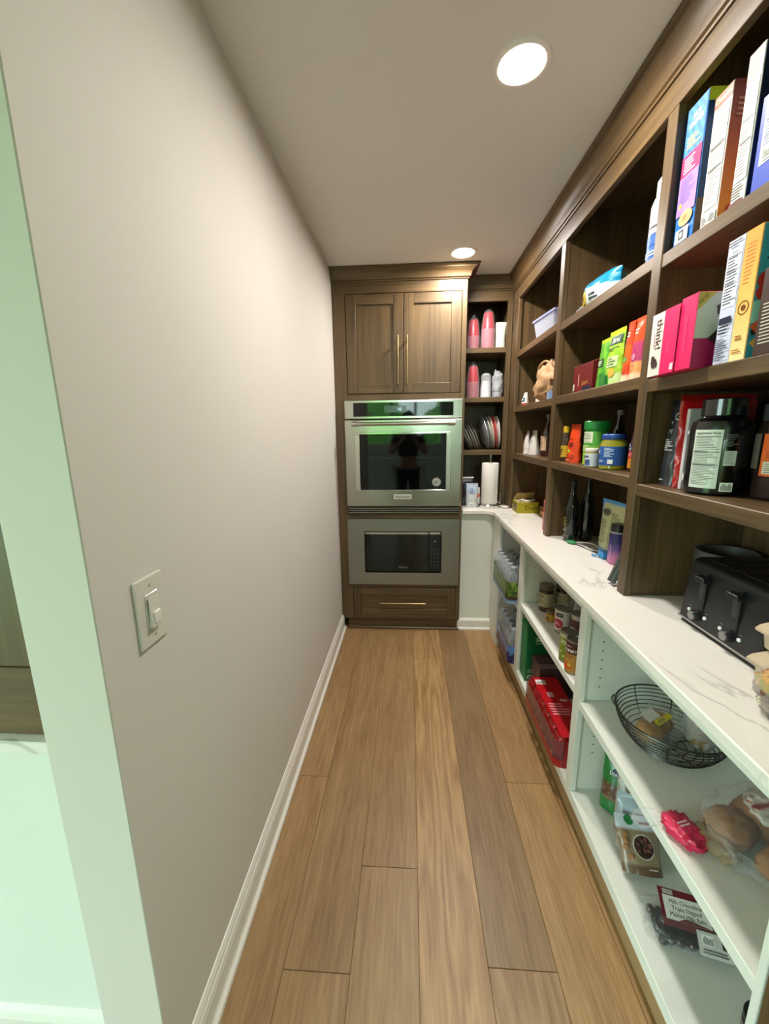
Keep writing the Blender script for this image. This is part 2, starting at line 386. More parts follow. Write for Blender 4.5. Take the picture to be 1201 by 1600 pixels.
# ================================================================== THE ROOM
CEIL = 2.44; WL = -.497; WR = 1.05; WB = 3.30; KY = -3.6; KX = -3.2
PAINT = mat('#d3cec6', .75, 0, 0, .025, 3); CEILP = mat('#dcd9d3', .85, 0, 0, .02, 3)
def struct(o, label=None): o['kind'] = 'structure'; return o
floor = struct(bx('floor', KX, WR+.1, KY-.1, WB+.1, -.06, -.004, FLOORW, None, False, 0)); floor.color = (.9, .9, .9, 1)
rows = [(-.535, -.345, (1.417,), (1, .97, .95)), (-.345, -.16, (.797,), (.96, .93, .9)), (-.16, .027, (1.071,), (1.0, .98, .96)), (.027, .215, (2.336,), (1.14, 1.1, 1.05)),
        (.215, .40, (.831,), (.76, .74, .75)), (.40, .587, (1.425,), (1.06, 1.02, .94)), (.587, .774, (1.9,), (1, .98, .92))]
rnd = random.Random(3)
for x0, x1, (j,), tone in rows:
    ys = sorted(set([-1.6, 2.78] + [round(j+1.9*k, 3) for k in range(-2, 2) if -1.6 < j+1.9*k < 2.78]))
    for a, b in zip(ys[:-1], ys[1:]):
        p = bx('plank', x0+.0007, x1-.0007, a+.0007, b-.0007, -.004, 0, FLOORC if x0 == .027 or (x0 == .215 and b < 1) else FLOORW, floor, True, .0009)
        k = rnd.uniform(.93, 1.07)
        if tone[0] < .8 and b <= .84: k = 1.25
        p.color = (tone[0]*k, tone[1]*k, tone[2]*k, 1)
struct(bx('ceiling', KX-.1, WR+.1, KY-.1, WB+.1, CEIL, CEIL+.1, CEILP, None, False, 0))
struct(bx('wall_left', -.625, WL, .552, WB, 0, CEIL, PAINT, None, False, .002))
struct(bx('wall_back', -.625, WR+.1, WB, WB+.1, 0, CEIL, PAINT, None, False, 0))
struct(bx('wall_right', WR, WR+.1, KY-.1, WB, 0, CEIL, PAINT, None, False, 0))
gy0, gy1, gz1 = -2.5, -.15, 2.2
mb = MB(); mb.box(KX-.1, KX, KY-.1, gy0, 0, CEIL); mb.box(KX-.1, KX, gy1, WB, 0, CEIL); mb.box(KX-.1, KX, gy0, gy1, gz1, CEIL)
struct(obj('wall_kitchen_side', mb, PAINT))
gd = link('added_door_1', None); gd.location = (KX, (gy0+gy1)/2, 0); gd['kind'] = 'structure'  # unseen glass door, added to bring daylight onto the left wall end
struct(bx('wall_kitchen_far', KX, -.625, 1.5, 1.6, 0, CEIL, PAINT, None, False, 0))
# rear wall with the kitchen window in it (behind the camera; it lights the place)
wx0, wx1, wz0, wz1 = -1.05, .72, 1.16, 2.28
mb = MB(); mb.box(KX, wx0, KY-.1, KY, 0, CEIL); mb.box(wx1, WR, KY-.1, KY, 0, CEIL); mb.box(wx0, wx1, KY-.1, KY, 0, wz0); mb.box(wx0, wx1, KY-.1, KY, wz1, CEIL)
struct(obj('wall_rear', mb, PAINT))
win = link('window_1', None); win.location = ((wx0+wx1)/2, KY, wz0); win['kind'] = 'structure'
for a in ((wx0, wx1, KY-.08, KY+.015, wz0-.03, wz0+.03), (wx0, wx1, KY-.08, KY+.015, wz1-.04, wz1), (wx0, wx0+.05, KY-.08, KY+.015, wz0, wz1), (wx1-.05, wx1, KY-.08, KY+.015, wz0, wz1), (-.42, -.36, KY-.08, KY+.01, wz0, wz1), (.1, .16, KY-.08, KY+.01, wz0, wz1)):
    bx('window_frame', *a, TRIM, win)
for a in ((gy0, gy0+.06, 0, gz1), (gy1-.06, gy1, 0, gz1), (-1.36, -1.28, 0, gz1), (gy0, gy1, gz1-.06, gz1), (gy0, gy1, 0, .05)): bx('added_door_frame', KX-.07, KX-.01, *a, TRIM, gd)
GLASS = filmmat('window_glass', '#f4fbf6', .02, .02, 0)
for a, b in ((wx0+.05, -.42), (-.36, .1), (.16, wx1-.05)):
    bx('pane', a, b, KY-.045, KY-.04, wz0+.03, wz1-.04, GLASS, win, True, 0)
for a, b in ((gy0+.06, -1.36), (-1.28, gy1-.06)): bx('pane', KX-.045, KX-.04, a, b, .05, gz1-.06, GLASS, gd, True, 0)
# portals make the window's share of the sky easy to sample
pl = bpy.data.lights.new('window_portal', 'AREA'); pl.shape = 'RECTANGLE'; pl.size = wx1-wx0; pl.size_y = wz1-wz0; pl.cycles.is_portal = True
po = bpy.data.objects.new('window_portal', pl); col.objects.link(po); po.location = ((wx0+wx1)/2, KY-.11, (wz0+wz1)/2); po.rotation_euler = (PI/2, 0, 0)
pl2 = pl.copy(); pl2.size = gz1; pl2.size_y = gy1-gy0; po2 = bpy.data.objects.new('added_door_portal', pl2); col.objects.link(po2); po2.location = (KX-.11, (gy0+gy1)/2, gz1/2); po2.rotation_euler = (0, -PI/2, 0)
# garden outside the window
lawn = struct(bx('garden_lawn', -16, 9, -16, 6, -.5, -.4, mat('#4d7a2c', .9, 0, 0, .3, 3), None, False, 0))
def leafy(u, v): return '#3f6b2a'
for i, (x, y, r) in enumerate(((-5.2, -11.4, 1.9), (-1.6, -8.6, 1.6), (2.1, -8.9, 1.6), (5.9, -11.5, 1.9))):
    h = blob('hedge_bush', (r, r*.8, r*.95), mat('#5a8f3c', .8, 0, 0, .5, 9, .6), None, i, .35, 5, 40, 24, 2.2, loc=(0, 0, 0)); h.location = (x, y, r*.95-.4)
    tag(h, ('rounded green garden bush, leftmost beyond the kitchen window', 'low green bush reflected in the oven glass, second from left', 'green bush beyond the window, third from left', 'green garden bush at right end of the row outside')[i], 'bush', 'bushes outside the window')
# kitchen run under the window
kc = thing('kitchen_base_cabinet', 'white kitchen base cabinet run under the rear window', 'cabinet', (-.2, KY+.31, 0))
bx('cabinet_body', -2.2, 1.0, KY+.01, KY+.6, .1, .87, WHITEPAINT, kc); bx('toe_kick', -2.2, 1.0, KY+.01, KY+.54, 0, .1, mat('#3a3a38'), kc)
for i in range(5): d = bx('door', -2.17+.63*i, -1.57+.63*i, KY+.6, KY+.62, .14, .84, WHITEPAINT, kc); bx('handle', -1.62+.63*i, -1.61+.63*i, KY+.62, KY+.645, .6, .75, BRASS, d)
ks = bx('kitchen_countertop', -2.22, 1.02, KY+.005, KY+.64, .87, .905, MARBLE, None, False, .003); tag(ks, 'marble countertop under the rear window of the kitchen', 'countertop')

# baseboard along the left wall: moulded profile + shoe
prof = [(0, 0), (.026, 0), (.028, .006), (.026, .016), (.017, .022), (.015, .03), (.015, .075), (.013, .082), (.013, .088), (.009, .094), (.009, .100), (.003, .112), (0, .113)]
bb = struct(obj('baseboard_left', MB().prism(prof, (.552, 2.719), lambda p, q, t: (WL+p, t, q)), TRIM))
# light switch on the left wall
sw = thing('light_switch', 'white dimmer light switch plate on the left wall', 'light switch', (WL, .6785, 1.11), PI/2)
SWW = mat('#d6d2c8', .3, 0, .3, .01)
obj('plate', MB().box(-.0405, .0405, -.006, 0, -.0675, .0675), SWW, sw, bev=.003, seg=2)
obj('rocker_frame', MB().box(-.0175, .0175, -.0075, -.005, -.034, .034), SWW, sw, bev=.0008)
obj('rocker', MB().prism([(-.0075, -.031), (-.011, .031), (-.0145, -.031+.012), (-.0145, -.031)], (-.0155, .0155), lambda p, q, t: (t, p, q)), SWW, sw, bev=.0006)
obj('dimmer_slider', MB().prism([(-.010, -.026), (-.0165, -.024), (-.0165, -.002), (-.010, .0)], (-.009, .009), lambda p, q, t: (t, p, q)), mat('#e6e2d9', .3), sw, bev=.0006)
for z in (-.05, .05): lat('screw', [(.003, 0), (.003, .001), (.002, .0014)], mat('#b9b5aa', .4, .3), sw, 10).location = (0, -.006, z); 
for ch in sw.children:
    if ch.name.startswith('screw'): ch.rotation_euler = (PI/2, 0, 0)
lat('indicator', [(.0015, 0), (.0015, .001)], mat('#f0ece0', .3), sw, 8).location = (.006, -.0145, .012)

# recessed ceiling lamps
LENS, N_, L_, P_ = newmat('lamp_lens'); P_.inputs['Emission Color'].default_value = (*LAMP_COLOR, 1); P_.inputs['Emission Strength'].default_value = LAMP_STRENGTH
for i, (x, y) in enumerate(((.312, 1.35), (.306, 2.535))):
    t = thing('recessed_light', ('round recessed ceiling light, the nearer and larger-looking one', 'round recessed ceiling light just in front of the oven cabinet')[i], 'ceiling light', (x, y, CEIL), 0, 'recessed ceiling lights')
    n = 32; mb = MB(); pr = [(.078, 0), (.077, -.004), (.068, -.006), (.060, -.004), (.056, -.001)]
    vs = [(r*math.cos(2*PI*k/n), r*math.sin(2*PI*k/n), z) for k in range(n) for r, z in pr]
    mb.add(vs, [(k*5+q, ((k+1) % n)*5+q, ((k+1) % n)*5+q+1, k*5+q+1) for k in range(n) for q in range(4)])
    obj('trim_ring', mb, mat('#e9e4da', .4), t, smooth=True)
    mb = MB().add([(.057*math.cos(2*PI*k/n), .057*math.sin(2*PI*k/n), -.0015) for k in range(n)], [tuple(range(n))[::-1]])
    obj('lens', mb, LENS, t)

# ================================================================== OVEN CABINET
CY = 2.72; CL, CR = -.4965, .362
oc = thing('oven_cabinet', 'tall dark oak built-in cabinet housing the oven and microwave', 'cabinet', (-.066, CY+.2, 0))
OX, OYa, OZ = oak('X'), oak('Y'), oak('Z')
bx('side_panel', CR-.02, CR, CY+.02, WB-.01, 0.09, 2.40, OZ, oc); bx('side_panel', CL, CL+.02, CY+.02, WB-.01, .09, 2.40, OZ, oc)
bx('stile', CL, -.411, CY, CY+.022, .085, 2.40, OZ, oc); bx('stile', .331, CR, CY, CY+.022, .085, 2.40, OZ, oc)
for z0, z1 in ((2.30, 2.40), (1.647, 1.686), (.843, .88), (.324, .36), (.085, .111)): bx('rail', -.411, .331, CY, CY+.022, z0, z1, OX, oc)
bx('cabinet_floor', CL+.02, CR-.02, CY+.03, WB-.02, .1, .118, OX, oc); bx('cabinet_shelf', CL+.02, CR-.02, CY+.03, WB-.02, 1.648, 1.668, OX, oc)
bx('back_panel', CL+.02, CR-.02, WB-.03, WB-.012, .1, 2.38, OZ, oc)
bx('toe_base', CL+.045, CR-.002, CY+.012, CY+.035, 0, .085, OX, oc); bx('base_moulding', CL+.04, CR, CY-.002, CY+.012, 0, .018, OX, oc, True, .005)
def crown(name, prof, pts, m, parent):
    # sweep a crown profile (out, z) along a floor-plan path with mitred corners; 'out' is to the right of the path
    mb = MB(); P = [Vector((a, b, 0)) for a, b in pts]; k = len(prof); nrm = []
    for i in range(len(P)-1):
        d = (P[i+1]-P[i]).normalized(); nrm.append(Vector((d.y, -d.x, 0)))
    for i, p in enumerate(P):
        if i == 0: m_ = nrm[0]
        elif i == len(P)-1: m_ = nrm[-1]
        else: s = nrm[i-1]+nrm[i]; m_ = s/(s.dot(nrm[i]))
        mb.v += [tuple(p+m_*o+Vector((0, 0, z))) for o, z in prof]
    for i in range(len(P)-1):
        for q in range(k-1): mb.f.append([i*k+q, i*k+q+1, (i+1)*k+q+1, (i+1)*k+q]); mb.m.append(0)
    mb.f.append(list(range(k))); mb.m.append(0); mb.f.append([(len(P)-1)*k+q for q in range(k)][::-1]); mb.m.append(0)
    return obj(name, mb, m, parent, True, smooth=.5)
def cprof(h, o, z1=CEIL-.002):
    b = z1-h
    return [(0, b), (o*.12, b), (o*.14, b+h*.06), (o*.08, b+h*.1), (o*.22, b+h*.14), (o*.25, b+h*.2), (o*.27, b+h*.34), (o*.36, b+h*.52), (o*.55, b+h*.68), (o*.74, b+h*.78), (o*.76, b+h*.84), (o*.92, b+h*.87), (o, b+h*.93), (o, z1), (0, z1)]
crown('crown_moulding', cprof(.072, .066), [(CL, CY), (CR, CY), (CR, 2.92)], OX, oc)
def shaker(name, x0, x1, z0, z1, y, parent, sw_, m_s, m_r, m_p, rail=None):
    rail = rail or sw_; d = link(name, None, parent); d.location = Vector(((x0+x1)/2, y, z0))-parent.location
    bx('door_stile', x0, x0+sw_, y-.002, y+.02, z0, z1, m_s, d, bev=.002); bx('door_stile', x1-sw_, x1, y-.002, y+.02, z0, z1, m_s, d, bev=.002)
    bx('door_rail', x0+sw_, x1-sw_, y-.002, y+.02, z1-rail, z1, m_r, d, bev=.002); bx('door_rail', x0+sw_, x1-sw_, y-.002, y+.02, z0, z0+rail, m_r, d, bev=.002)
    bx('door_panel', x0+sw_, x1-sw_, y+.007, y+.016, z0+rail, z1-rail, m_p, d, bev=0)
    return d
def pull(parent, p0, p1, y, r=.0045):
    a, b = Vector(p0), Vector(p1); ax = (b-a).normalized(); mb = MB().tube([a, b], r, 10)
    for s in (a+ax*.02, b-ax*.02): mb.tube([s, (s.x, y, s.z)], r*.85, 8)
    return obj('handle', mb, BRASS, parent, True, smooth=.6)
d1 = shaker('door', -.408, -.0405, 1.69, 2.296, CY, oc, .064, OZ, OX, OZ, .062); pull(d1, (-.0725, CY-.032, 1.745), (-.0725, CY-.032, 2.043), CY)
d2 = shaker('door', -.0375, .328, 1.69, 2.296, CY, oc, .064, OZ, OX, OZ, .062); pull(d2, (-.0135, CY-.032, 1.745), (-.0135, CY-.032, 2.043), CY)
d3 = shaker('drawer', -.408, .328, .114, .321, CY, oc, .055, OZ, OX, OX, .05); pull(d3, (-.215, CY-.03, .217), (.118, CY-.03, .217), CY)

# ---- wall oven
ov = thing('wall_oven', 'stainless steel single wall oven with dark glass door', 'oven', (-.04, CY, .885))
ox0, ox1 = -.4305, .347
bx('oven_body', ox0+.03, ox1-.03, CY+.0, CY+.5, .90, 1.64, mat('#2a2a2a', .5), ov)
# control panel frame with glass
cp = bx('control_panel', ox0, ox1, CY-.028, CY-.001, 1.526, 1.646, STEEL, ov, bev=.003)
bx('control_glass', -.372, .286, CY-.031, CY-.027, 1.541, 1.630, BLACKGLASS, cp, bev=.001)
bx('chrome_edge', .286, .292, CY-.032, CY-.027, 1.536, 1.635, CHROME, cp)
bx('display_panel', -.165, -.02, CY-.0317, CY-.030, 1.565, 1.608, mat('#2b3a36', .15), cp, bev=0)
fo = Fr(cp, lambda a, b, c: Vector((a, CY-.0318-c, b))-ov.location)
# parts of the panel sit in the oven's own coordinates
text(fo, '48', -.065, 1.585, .03, '#bfe6ff')
for k in range(4):
    for q in range(3): panel(fo, .075+.022*k, 1.557+.022*q, .083+.022*k, 1.561+.022*q, '#6f7672', 'touch_key')
text(fo, '+', .185, 1.603, .02, '#9aa09c'); fine(fo, -.29, 1.55, -.22, 1.57, 3, '#1b1f1c')
# door
dr = bx('oven_door', ox0, ox1, CY-.040, CY-.002, .936, 1.519, STEEL, ov, bev=.004)
mb = MB()
for a in ((-.366, .276, 1.425, 1.437), (-.366, -.333, 1.052, 1.425), (.244, .276, 1.052, 1.425), (-.366, .276, 1.044, 1.052)): mb.box(a[0], a[1], CY-.046, CY-.039, a[2], a[3])
obj('window_surround', mb, CHROME, dr, True, bev=.002)
bx('door_glass', -.333, .244, CY-.044, CY-.038, 1.052, 1.425, BLACKGLASS, dr, bev=0)
mb = MB().tube([(-.372, CY-.088, 1.493), (.288, CY-.088, 1.493)], .0115, 16)
hd = obj('handle', mb, CHROME, dr, True, smooth=.6)
for x in (-.36, .276):
    mb = MB().tube([(x, CY-.088, 1.493), (x, CY-.038, 1.493)], .011, 12); mb.tube([(x-.018, CY-.088, 1.493), (x+.018, CY-.088, 1.493)], .016, 16)
    obj('handle_bracket', mb, CHROME, hd, True, smooth=.6)
bd = bx('badge', -.108, .016, CY-.043, CY-.039, .987, 1.021, mat('#d8d5cf', .3, .3), dr)
base_off = ov.location.copy()
fd = Fr(dr, lambda a, b, c: Vector((a, CY-.0432-c, b))-base_off)
text(fd, 'KitchenAid', -.046, 1.003, .021, '#2a2622', 0, 1.0, .015)
fs_ = Fr(dr, lambda a, b, c: Vector((a, CY-.0442-c, b))-base_off)
disc(fs_, .182, 1.104, .03, '#b9b9b4', 'round_sticker', 28); ring(fs_, .182, 1.104, .028, .003, '#6c6c68'); fine(fs_, .166, 1.092, .2, 1.115, 4, '#5d5d59')
# vent trim below the door
vt = bx('vent_trim', ox0+.005, ox1-.005, CY-.02, CY-.001, .884, .932, mat('#1e1d1b', .4), ov)
for z in (.887, .903, .917): bx('vent_slat', ox0+.008, ox1-.008, CY-.026, CY-.018, z, z+.006, STEEL, vt, bev=.0015)
# ---- microwave with trim kit
mw_ = thing('microwave', 'black built-in microwave in a wide steel trim frame', 'microwave', (-.04, CY, .36))
mx0, mx1 = -.436, .347
bx('microwave_body', -.33, .235, CY+.0, CY+.4, .43, .77, mat('#242424', .5), mw_)
mb = MB(); yb = (CY-.022, CY-.001)
for a in ((mx0, mx1, .754, .843), (mx0, mx1, .360, .450), (mx0, -.318, .450, .754), (.225, mx1, .450, .754)): mb.box(a[0], a[1], yb[0], yb[1], a[2], a[3])
obj('trim_frame', mb, STEEL_D, mw_, True, bev=.0)
md = bx('microwave_door', -.313, .135, CY-.018, CY-.002, .455, .749, BLACKGLASS, mw_, bev=.002)
bx('door_trim', -.311, .131, CY-.022, CY-.017, .732, .747, STEEL, md)
mc = bx('control_strip', .137, .220, CY-.018, CY-.002, .455, .749, BLACKGLASS, mw_, bev=.002); bx('door_trim', .139, .218, CY-.022, CY-.017, .732, .747, STEEL, mc)
mo = mw_.location; fm = Fr(mc, lambda a, b, c: Vector((a, CY-.0184-c, b))-mo)
for k in range(3):
    for q in range(5): disc(fm, .153+.025*k, .508+.028*q, .0052, '#4b4a46', 'key')
disc(fm, .178, .684, .004, '#dfe8ee', 'clock_digit', 10)
fmd = Fr(md, lambda a, b, c: Vector((a, CY-.0184-c, b))-mo); text(fmd, 'Whirlpool', -.044, .49, .017, '#9c9a95'); ring(fmd, -.044, .49, .021, .0012, '#6c6a66', n=24)

# ================================================================== RIGHT-HAND SHELVING, COUNTER AND BASE CABINETS
FX = .695; Y0 = .505; YC = 2.775; CT = .905
sh = thing('hutch_shelving', 'dark oak open shelving along the right wall above the counter', 'shelving', ((FX+WR)/2, 1.7, CT))
STI = [(Y0, .552), (1.257, 1.301), (2.008, 2.056), (YC, 2.915)]
for a, b in STI:
    bx('stile', FX, FX+.022, a, b, CT, 2.262, OZ, sh, bev=.002)
for a, b in ((.515, .543), (1.263, 1.295), (2.015, 2.049), (2.785, 2.81)): bx('divider_panel', FX+.022, WR-.012, a, b, CT, 2.40, OZ, sh)
bx('frieze_rail', FX, FX+.022, Y0, 2.915, 2.262, 2.40, OYa, sh)
bx('top_panel', FX+.022, WR-.012, Y0+.04, 2.78, 2.385, 2.40, OYa, sh)
bx('back_panel', WR-.012, WR-.001, Y0, 2.915, CT, 2.40, OZ, sh)
bays = [(.543, 1.263), (1.295, 2.015), (2.049, 2.785)]
SHZ = [(1.909, 1.579, 1.273), (1.922, 1.593, 1.290), (1.937, 1.592, 1.288)]
for (a, b), zs in zip(bays, SHZ):
    for z in zs:
        bx('shelf', FX+.002, WR-.014, a+.0005, b-.0005, z-.036, z, OYa, sh, bev=.002)
crown('crown_moulding', cprof(.105, .046), [(FX, 2.915), (FX, Y0)], OYa, sh)
bx('end_panel', FX+.022, WR-.001, Y0-.02, Y0+.0, CT, 2.40, OZ, sh)
# corner shelving beside the oven cabinet
BY = 2.92
sb = thing('corner_shelving', 'dark oak corner shelves facing out beside the oven cabinet', 'shelving', (.53, BY+.17, CT))
bx('stile', .660, FX-.0005, BY, BY+.022, CT, 2.29, OZ, sb); bx('stile', CR+.001, .39, BY, BY+.022, CT, 2.29, OZ, sb)
bx('frieze_rail', CR+.001, FX-.0005, BY, BY+.022, 2.29, 2.40, OX, sb)
bx('side_panel', .678, .6935, BY+.022, WB-.012, CT, 2.38, OZ, sb); bx('side_panel', CR+.001, CR+.016, BY+.022, WB-.012, CT, 2.38, OZ, sb)
bx('back_panel', CR+.001, .69, WB-.012, WB-.001, CT, 2.38, OZ, sb); bx('top_panel', CR+.017, .677, BY+.023, WB-.013, 2.365, 2.38, OX, sb)
BZ = (1.998, 1.671, 1.302)
for z in BZ: bx('shelf', CR+.017, .677, BY+.002, WB-.013, z-.034, z, OX, sb, bev=.002)
crown('crown_moulding', cprof(.085, .044), [(CR+.003, BY), (FX-.001, BY)], OX, sb)

# countertop, one L-shaped slab with an eased inner corner
def l_outline():
    ix, iy, r = .565, 2.695, .055
    pts = [(1.048, Y0), (.558, Y0)]
    for k in range(7):
        a = PI*.5*k/6; pts.append((ix-r+r*math.cos(a) - (.007)*(1-k/6), iy-r+r*math.sin(a)))
    pts = pts[:2]+[(ix, iy-r)]+pts[3:]
    pts += [(CR+.003, iy), (CR+.003, WB-.002), (1.048, WB-.002)]
    return pts
ct = obj('countertop', MB().prism(l_outline(), (CT-.026, CT), lambda p, q, t: (p, q, t)), MARBLE, None, bev=.003)
tag(ct, 'white marble-look countertop running along the right side', 'countertop')
# base cabinets: three open bays
BF = .585
bc = thing('base_cabinet', 'white open-shelf base cabinets under the marble countertop', 'cabinet', (.8, 1.6, 0))
ZR = .842; ZB = .145; ZT = CT-.0265
ST = [(.526, .541), (1.257, 1.301), (2.006, 2.056)]
for a, b in ST: bx('stile', BF, BF+.02, a, b, ZB, ZR, WHITEPAINT, bc)
bx('corner_stile', BF, BF+.02, 2.515, 2.744, 0.0, ZR, WHITEPAINT, bc)
bx('top_rail', BF, BF+.02, .522, 2.77, ZR, ZT, WHITEPAINT, bc)
bx('bottom_shelf', BF, WR-.012, .522, 2.514, .105, ZB, WHITEPAINT, bc)
bx('toe_kick', .607, .62, .522, 2.514, 0, .104, TOEW, bc)
PN = [(.526, .541), (1.268, 1.290), (2.02, 2.042), (2.525, 2.545)]
for a, b in PN: bx('divider_panel', BF+.02, WR-.012, a, b, ZB, ZT, WHITEPAINT, bc)
bx('back_panel', WR-.012, WR-.001, .522, 2.77, 0, ZT, WHITEPAINT, bc)
for (a, b), z in zip(((.541, 1.268), (1.29, 2.02), (2.042, 2.525)), (.513, .538, .505)):
    bx('shelf', BF+.004, WR-.013, a+.0005, b-.0005, z-.03, z, WHITEPAINT, bc)
HOLE = mat('#3a3a36', .8)
for (a, b) in PN[1:3]:
    for x in (.655, .96):
        mb = MB()
        for z0, n in ((.565, 6), (.30, 5)):
            for k in range(n):
                z = z0+.034*k; n_ = 8
                mb.add([(x+.0028*math.cos(2*PI*i/n_), a-.0004, z+.0028*math.sin(2*PI*i/n_)) for i in range(n_)], [tuple(range(n_))])
        o = obj('pin_holes', mb, HOLE, bc, True); o['kind'] = 'stuff'
# white panel between oven cabinet and base cabinets, and its baseboard
bx('return_panel', CR+.002, BF, 2.745, 2.765, 0, ZT, WHITEPAINT, bc)
struct(obj('baseboard_return', MB().prism([(0, 0), (.022, 0), (.022, .012), (.014, .02), (.014, .07), (.009, .08), (.004, .086), (0, .086)], (CR-.012, BF+.006), lambda p, q, t: (t, 2.745-p, q)), TRIM))
ep = bx('end_panel', .583, WR, .478, .5215, 0, ZT, OZ, None, False); tag(ep, 'dark oak end panel closing the base cabinets at the near end', 'panel')

# ================================================================== NEXT ROOM ON THE LEFT
hu = thing('hutch_cabinet', 'dark oak cabinet standing on a counter beyond the left wall end', 'cabinet', (-1.2, .9, CT))
bx('cabinet_body', -1.9, -.63, .590, 1.2, CT+.001, 2.30, OZ, hu); bx('lower_panel', -1.9, -.63, .585, .5905, CT+.001, 1.040, OX, hu); bx('upper_panel', -1.9, -.63, .585, .5905, 1.043, 2.30, OZ, hu)
lc = bx('side_countertop', -2.0, -.628, .568, 1.25, .880, CT, MARBLE, None, False, .002); tag(lc, 'marble counter ledge under the cabinet left of the wall end', 'countertop')
lb = bx('side_base_panel', -2.0, -.628, .64, 1.2, 0, .879, WHITEPAINT, None, False); tag(lb, 'white panelled base below the left counter ledge', 'cabinet')
struct(obj('baseboard_side', MB().prism([(0, 0), (.014, 0), (.014, .085), (.009, .1), (0, .112)], (-2.0, -.628), lambda p, q, t: (t, .64-p, q)), TRIM))

# ================================================================== GOODS: NEAREST BAY, TOP SHELF
Z = SHZ[0][0]+.0005
G = 'cereal boxes on the top shelf'
t, f = acarton('cereal_box', 'blue crispy rice cereal box with pink and purple side bands', 'box', .712, 1.166, 1.24, Z, .322, .19, {'F': '#2468b4', 'R': '#14365e', 'T': '#b4b42a'}, G)
F = f['F']; w = .074
panel(F, .002, .20, w-.002, .32, lambda u, v: '#2260ac' if int(u*7+v*9) % 2 else '#347cc4', nu=14, nv=20)
text(F, 'RICE\nKRISPIES', .038, .285, .016, '#f4f4f4', .0, .85, .02); fine(F, .012, .225, .062, .255, 4, '#e5d25a')
panel(F, .002, .165, w-.002, .213, '#d81f5c'); fine(F, .012, .17, .064, .207, 5, '#f0b8c8'); panel(F, .002, .075, w-.002, .165, '#9274b4'); fine(F, .01, .10, .066, .16, 9, '#6c4f96'); disc(F, .016, .098, .006, '#e8c04a')
disc(F, .042, .062, .026, '#d9a064', 'printed_treat', ry=.018); fine(F, .03, .055, .056, .07, 3, '#8d5a32'); panel(F, .012, .008, .060, .04, '#dfe6ee'); panel(F, .024, .013, .044, .036, '#22262c'); panel(F, .029, .019, .039, .03, '#c8c8c4')
R = f['R']; panel(R, 0, .295, .19, .322, '#b9bd2e'); disc(R, .05, .155, .026, '#5c7384'); text(R, '8', .05, .155, .034, '#10181f'); panel(R, .0, .0, .19, .09, '#5b4632'); disc(R, .05, .065, .03, '#a35f33', 'printed_treat'); panel(R, .012, .006, .05, .036, '#1c1712'); panel(R, .022, .012, .04, .03, '#7e7a70')
t, f = acarton('cereal_box', 'white and rust-brown oat ring cereal box with orange lettering', 'box', .712, 1.084, 1.140, Z, .278, .19, {'F': '#d2cfc8', 'R': '#6c2416', 'T': '#8a8f86'}, G)
F = f['F']; panel(F, .001, .252, .055, .277, '#8d3e1e'); text(F, 'Cheerios', .028, .265, .0155, '#f3c98a', 0, .85, .03); facts(F, .004, .04, .052, .246, '', 26, '#d0cdc7', '#6a6a6a'); barcode(F, .03, .006, .052, .03); fine(F, .006, .008, .024, .028, 4, '#555')
R = f['R']; panel(R, 0, 0, .19, .278, lambda u, v: [(.55*(1-v)**1.3+.10, .20*(1-v)**2+.015, .012)][0], nu=2, nv=10)
for q in range(4): ring(R, .034+.006*(q % 2), .05+.026*q, .011, .004, '#c77a2a')
ring(R, .04, .185, .018, .002, '#8c4a2a'); fine(R, .012, .205, .06, .245, 4, '#8c5a48'); disc(R, .03, .02, .016, '#a3281c')
t, f = acarton('cereal_box', 'tall brown-topped cereal box with yellow splash lettering', 'box', .712, 1.006, 1.046, Z, .288, .19, {'F': '#cfccc5', 'R': '#181c33', 'T': '#4a1c14'}, G)
F = f['F']; panel(F, .0005, .236, .0395, .2875, '#57201a'); fine(F, .008, .245, .032, .282, 3, '#efb53a', 'splash_lettering', .6); facts(F, .003, .05, .037, .234, '', 22, '#cecbc5', '#70706c'); panel(F, .0005, .0, .0395, .012, '#5c2620'); fine(F, .004, .016, .036, .044, 5, '#4a4a48')
t, f = acarton('snack_carton', 'bright blue carton with a white facts label at the right edge', 'box', .712, .88, .992, Z, .178, .16, {'F': '#1d41b0', 'T': '#15308a'})
F = f['F']; facts(F, .012, .05, .1, .172, '', 16, '#c6cad6', '#4c5470'); barcode(F, .02, .055, .05, .078)

# ---- nearest bay, second shelf
Z = SHZ[0][1]+.0005
t, f = acarton('bar_carton', 'white and hot pink protein bar carton overhanging the shelf edge', 'box', .668, 1.100, 1.213, Z, .160, .15, {'F': '#e8115f', 'R': '#c90f52', 'T': '#e8608f', 'L': '#e6e3dc'})
F = f['F']; panel(F, .0, .0, .056, .16, '#d9d6cf'); text(F, 'think!', .034, .105, .034, '#4b2b2b', -PI/2, 1, .02); fine(F, .014, .075, .02, .13, 1, '#d47a98', vert=True)
for a, b in ((.02, .036), (.031, .036), (.025, .028), (.034, .03), (.022, .045)): disc(F, a, b, .008, '#3d2420', 'printed_cookie')
panel(F, .057, .0, .115, .16, '#ee1060'); fine(F, .08, .05, .087, .11, 1, '#f04a85', vert=True); panel(F, .1, .006, .113, .022, '#f0cfda')
t, f = acarton('bar_carton', 'daylight-grey and magenta protein bar carton showing its brownie front', 'box', .668, 1.041, 1.098, Z, .168, .19, {'F': '#ec0f5e', 'R': '#adb0a2', 'T': '#c4bfae'})  # camera-side face has its grey-green daylight tint put into the colour
F = f['F']; panel(F, .026, .04, .03, .12, '#f0407f')
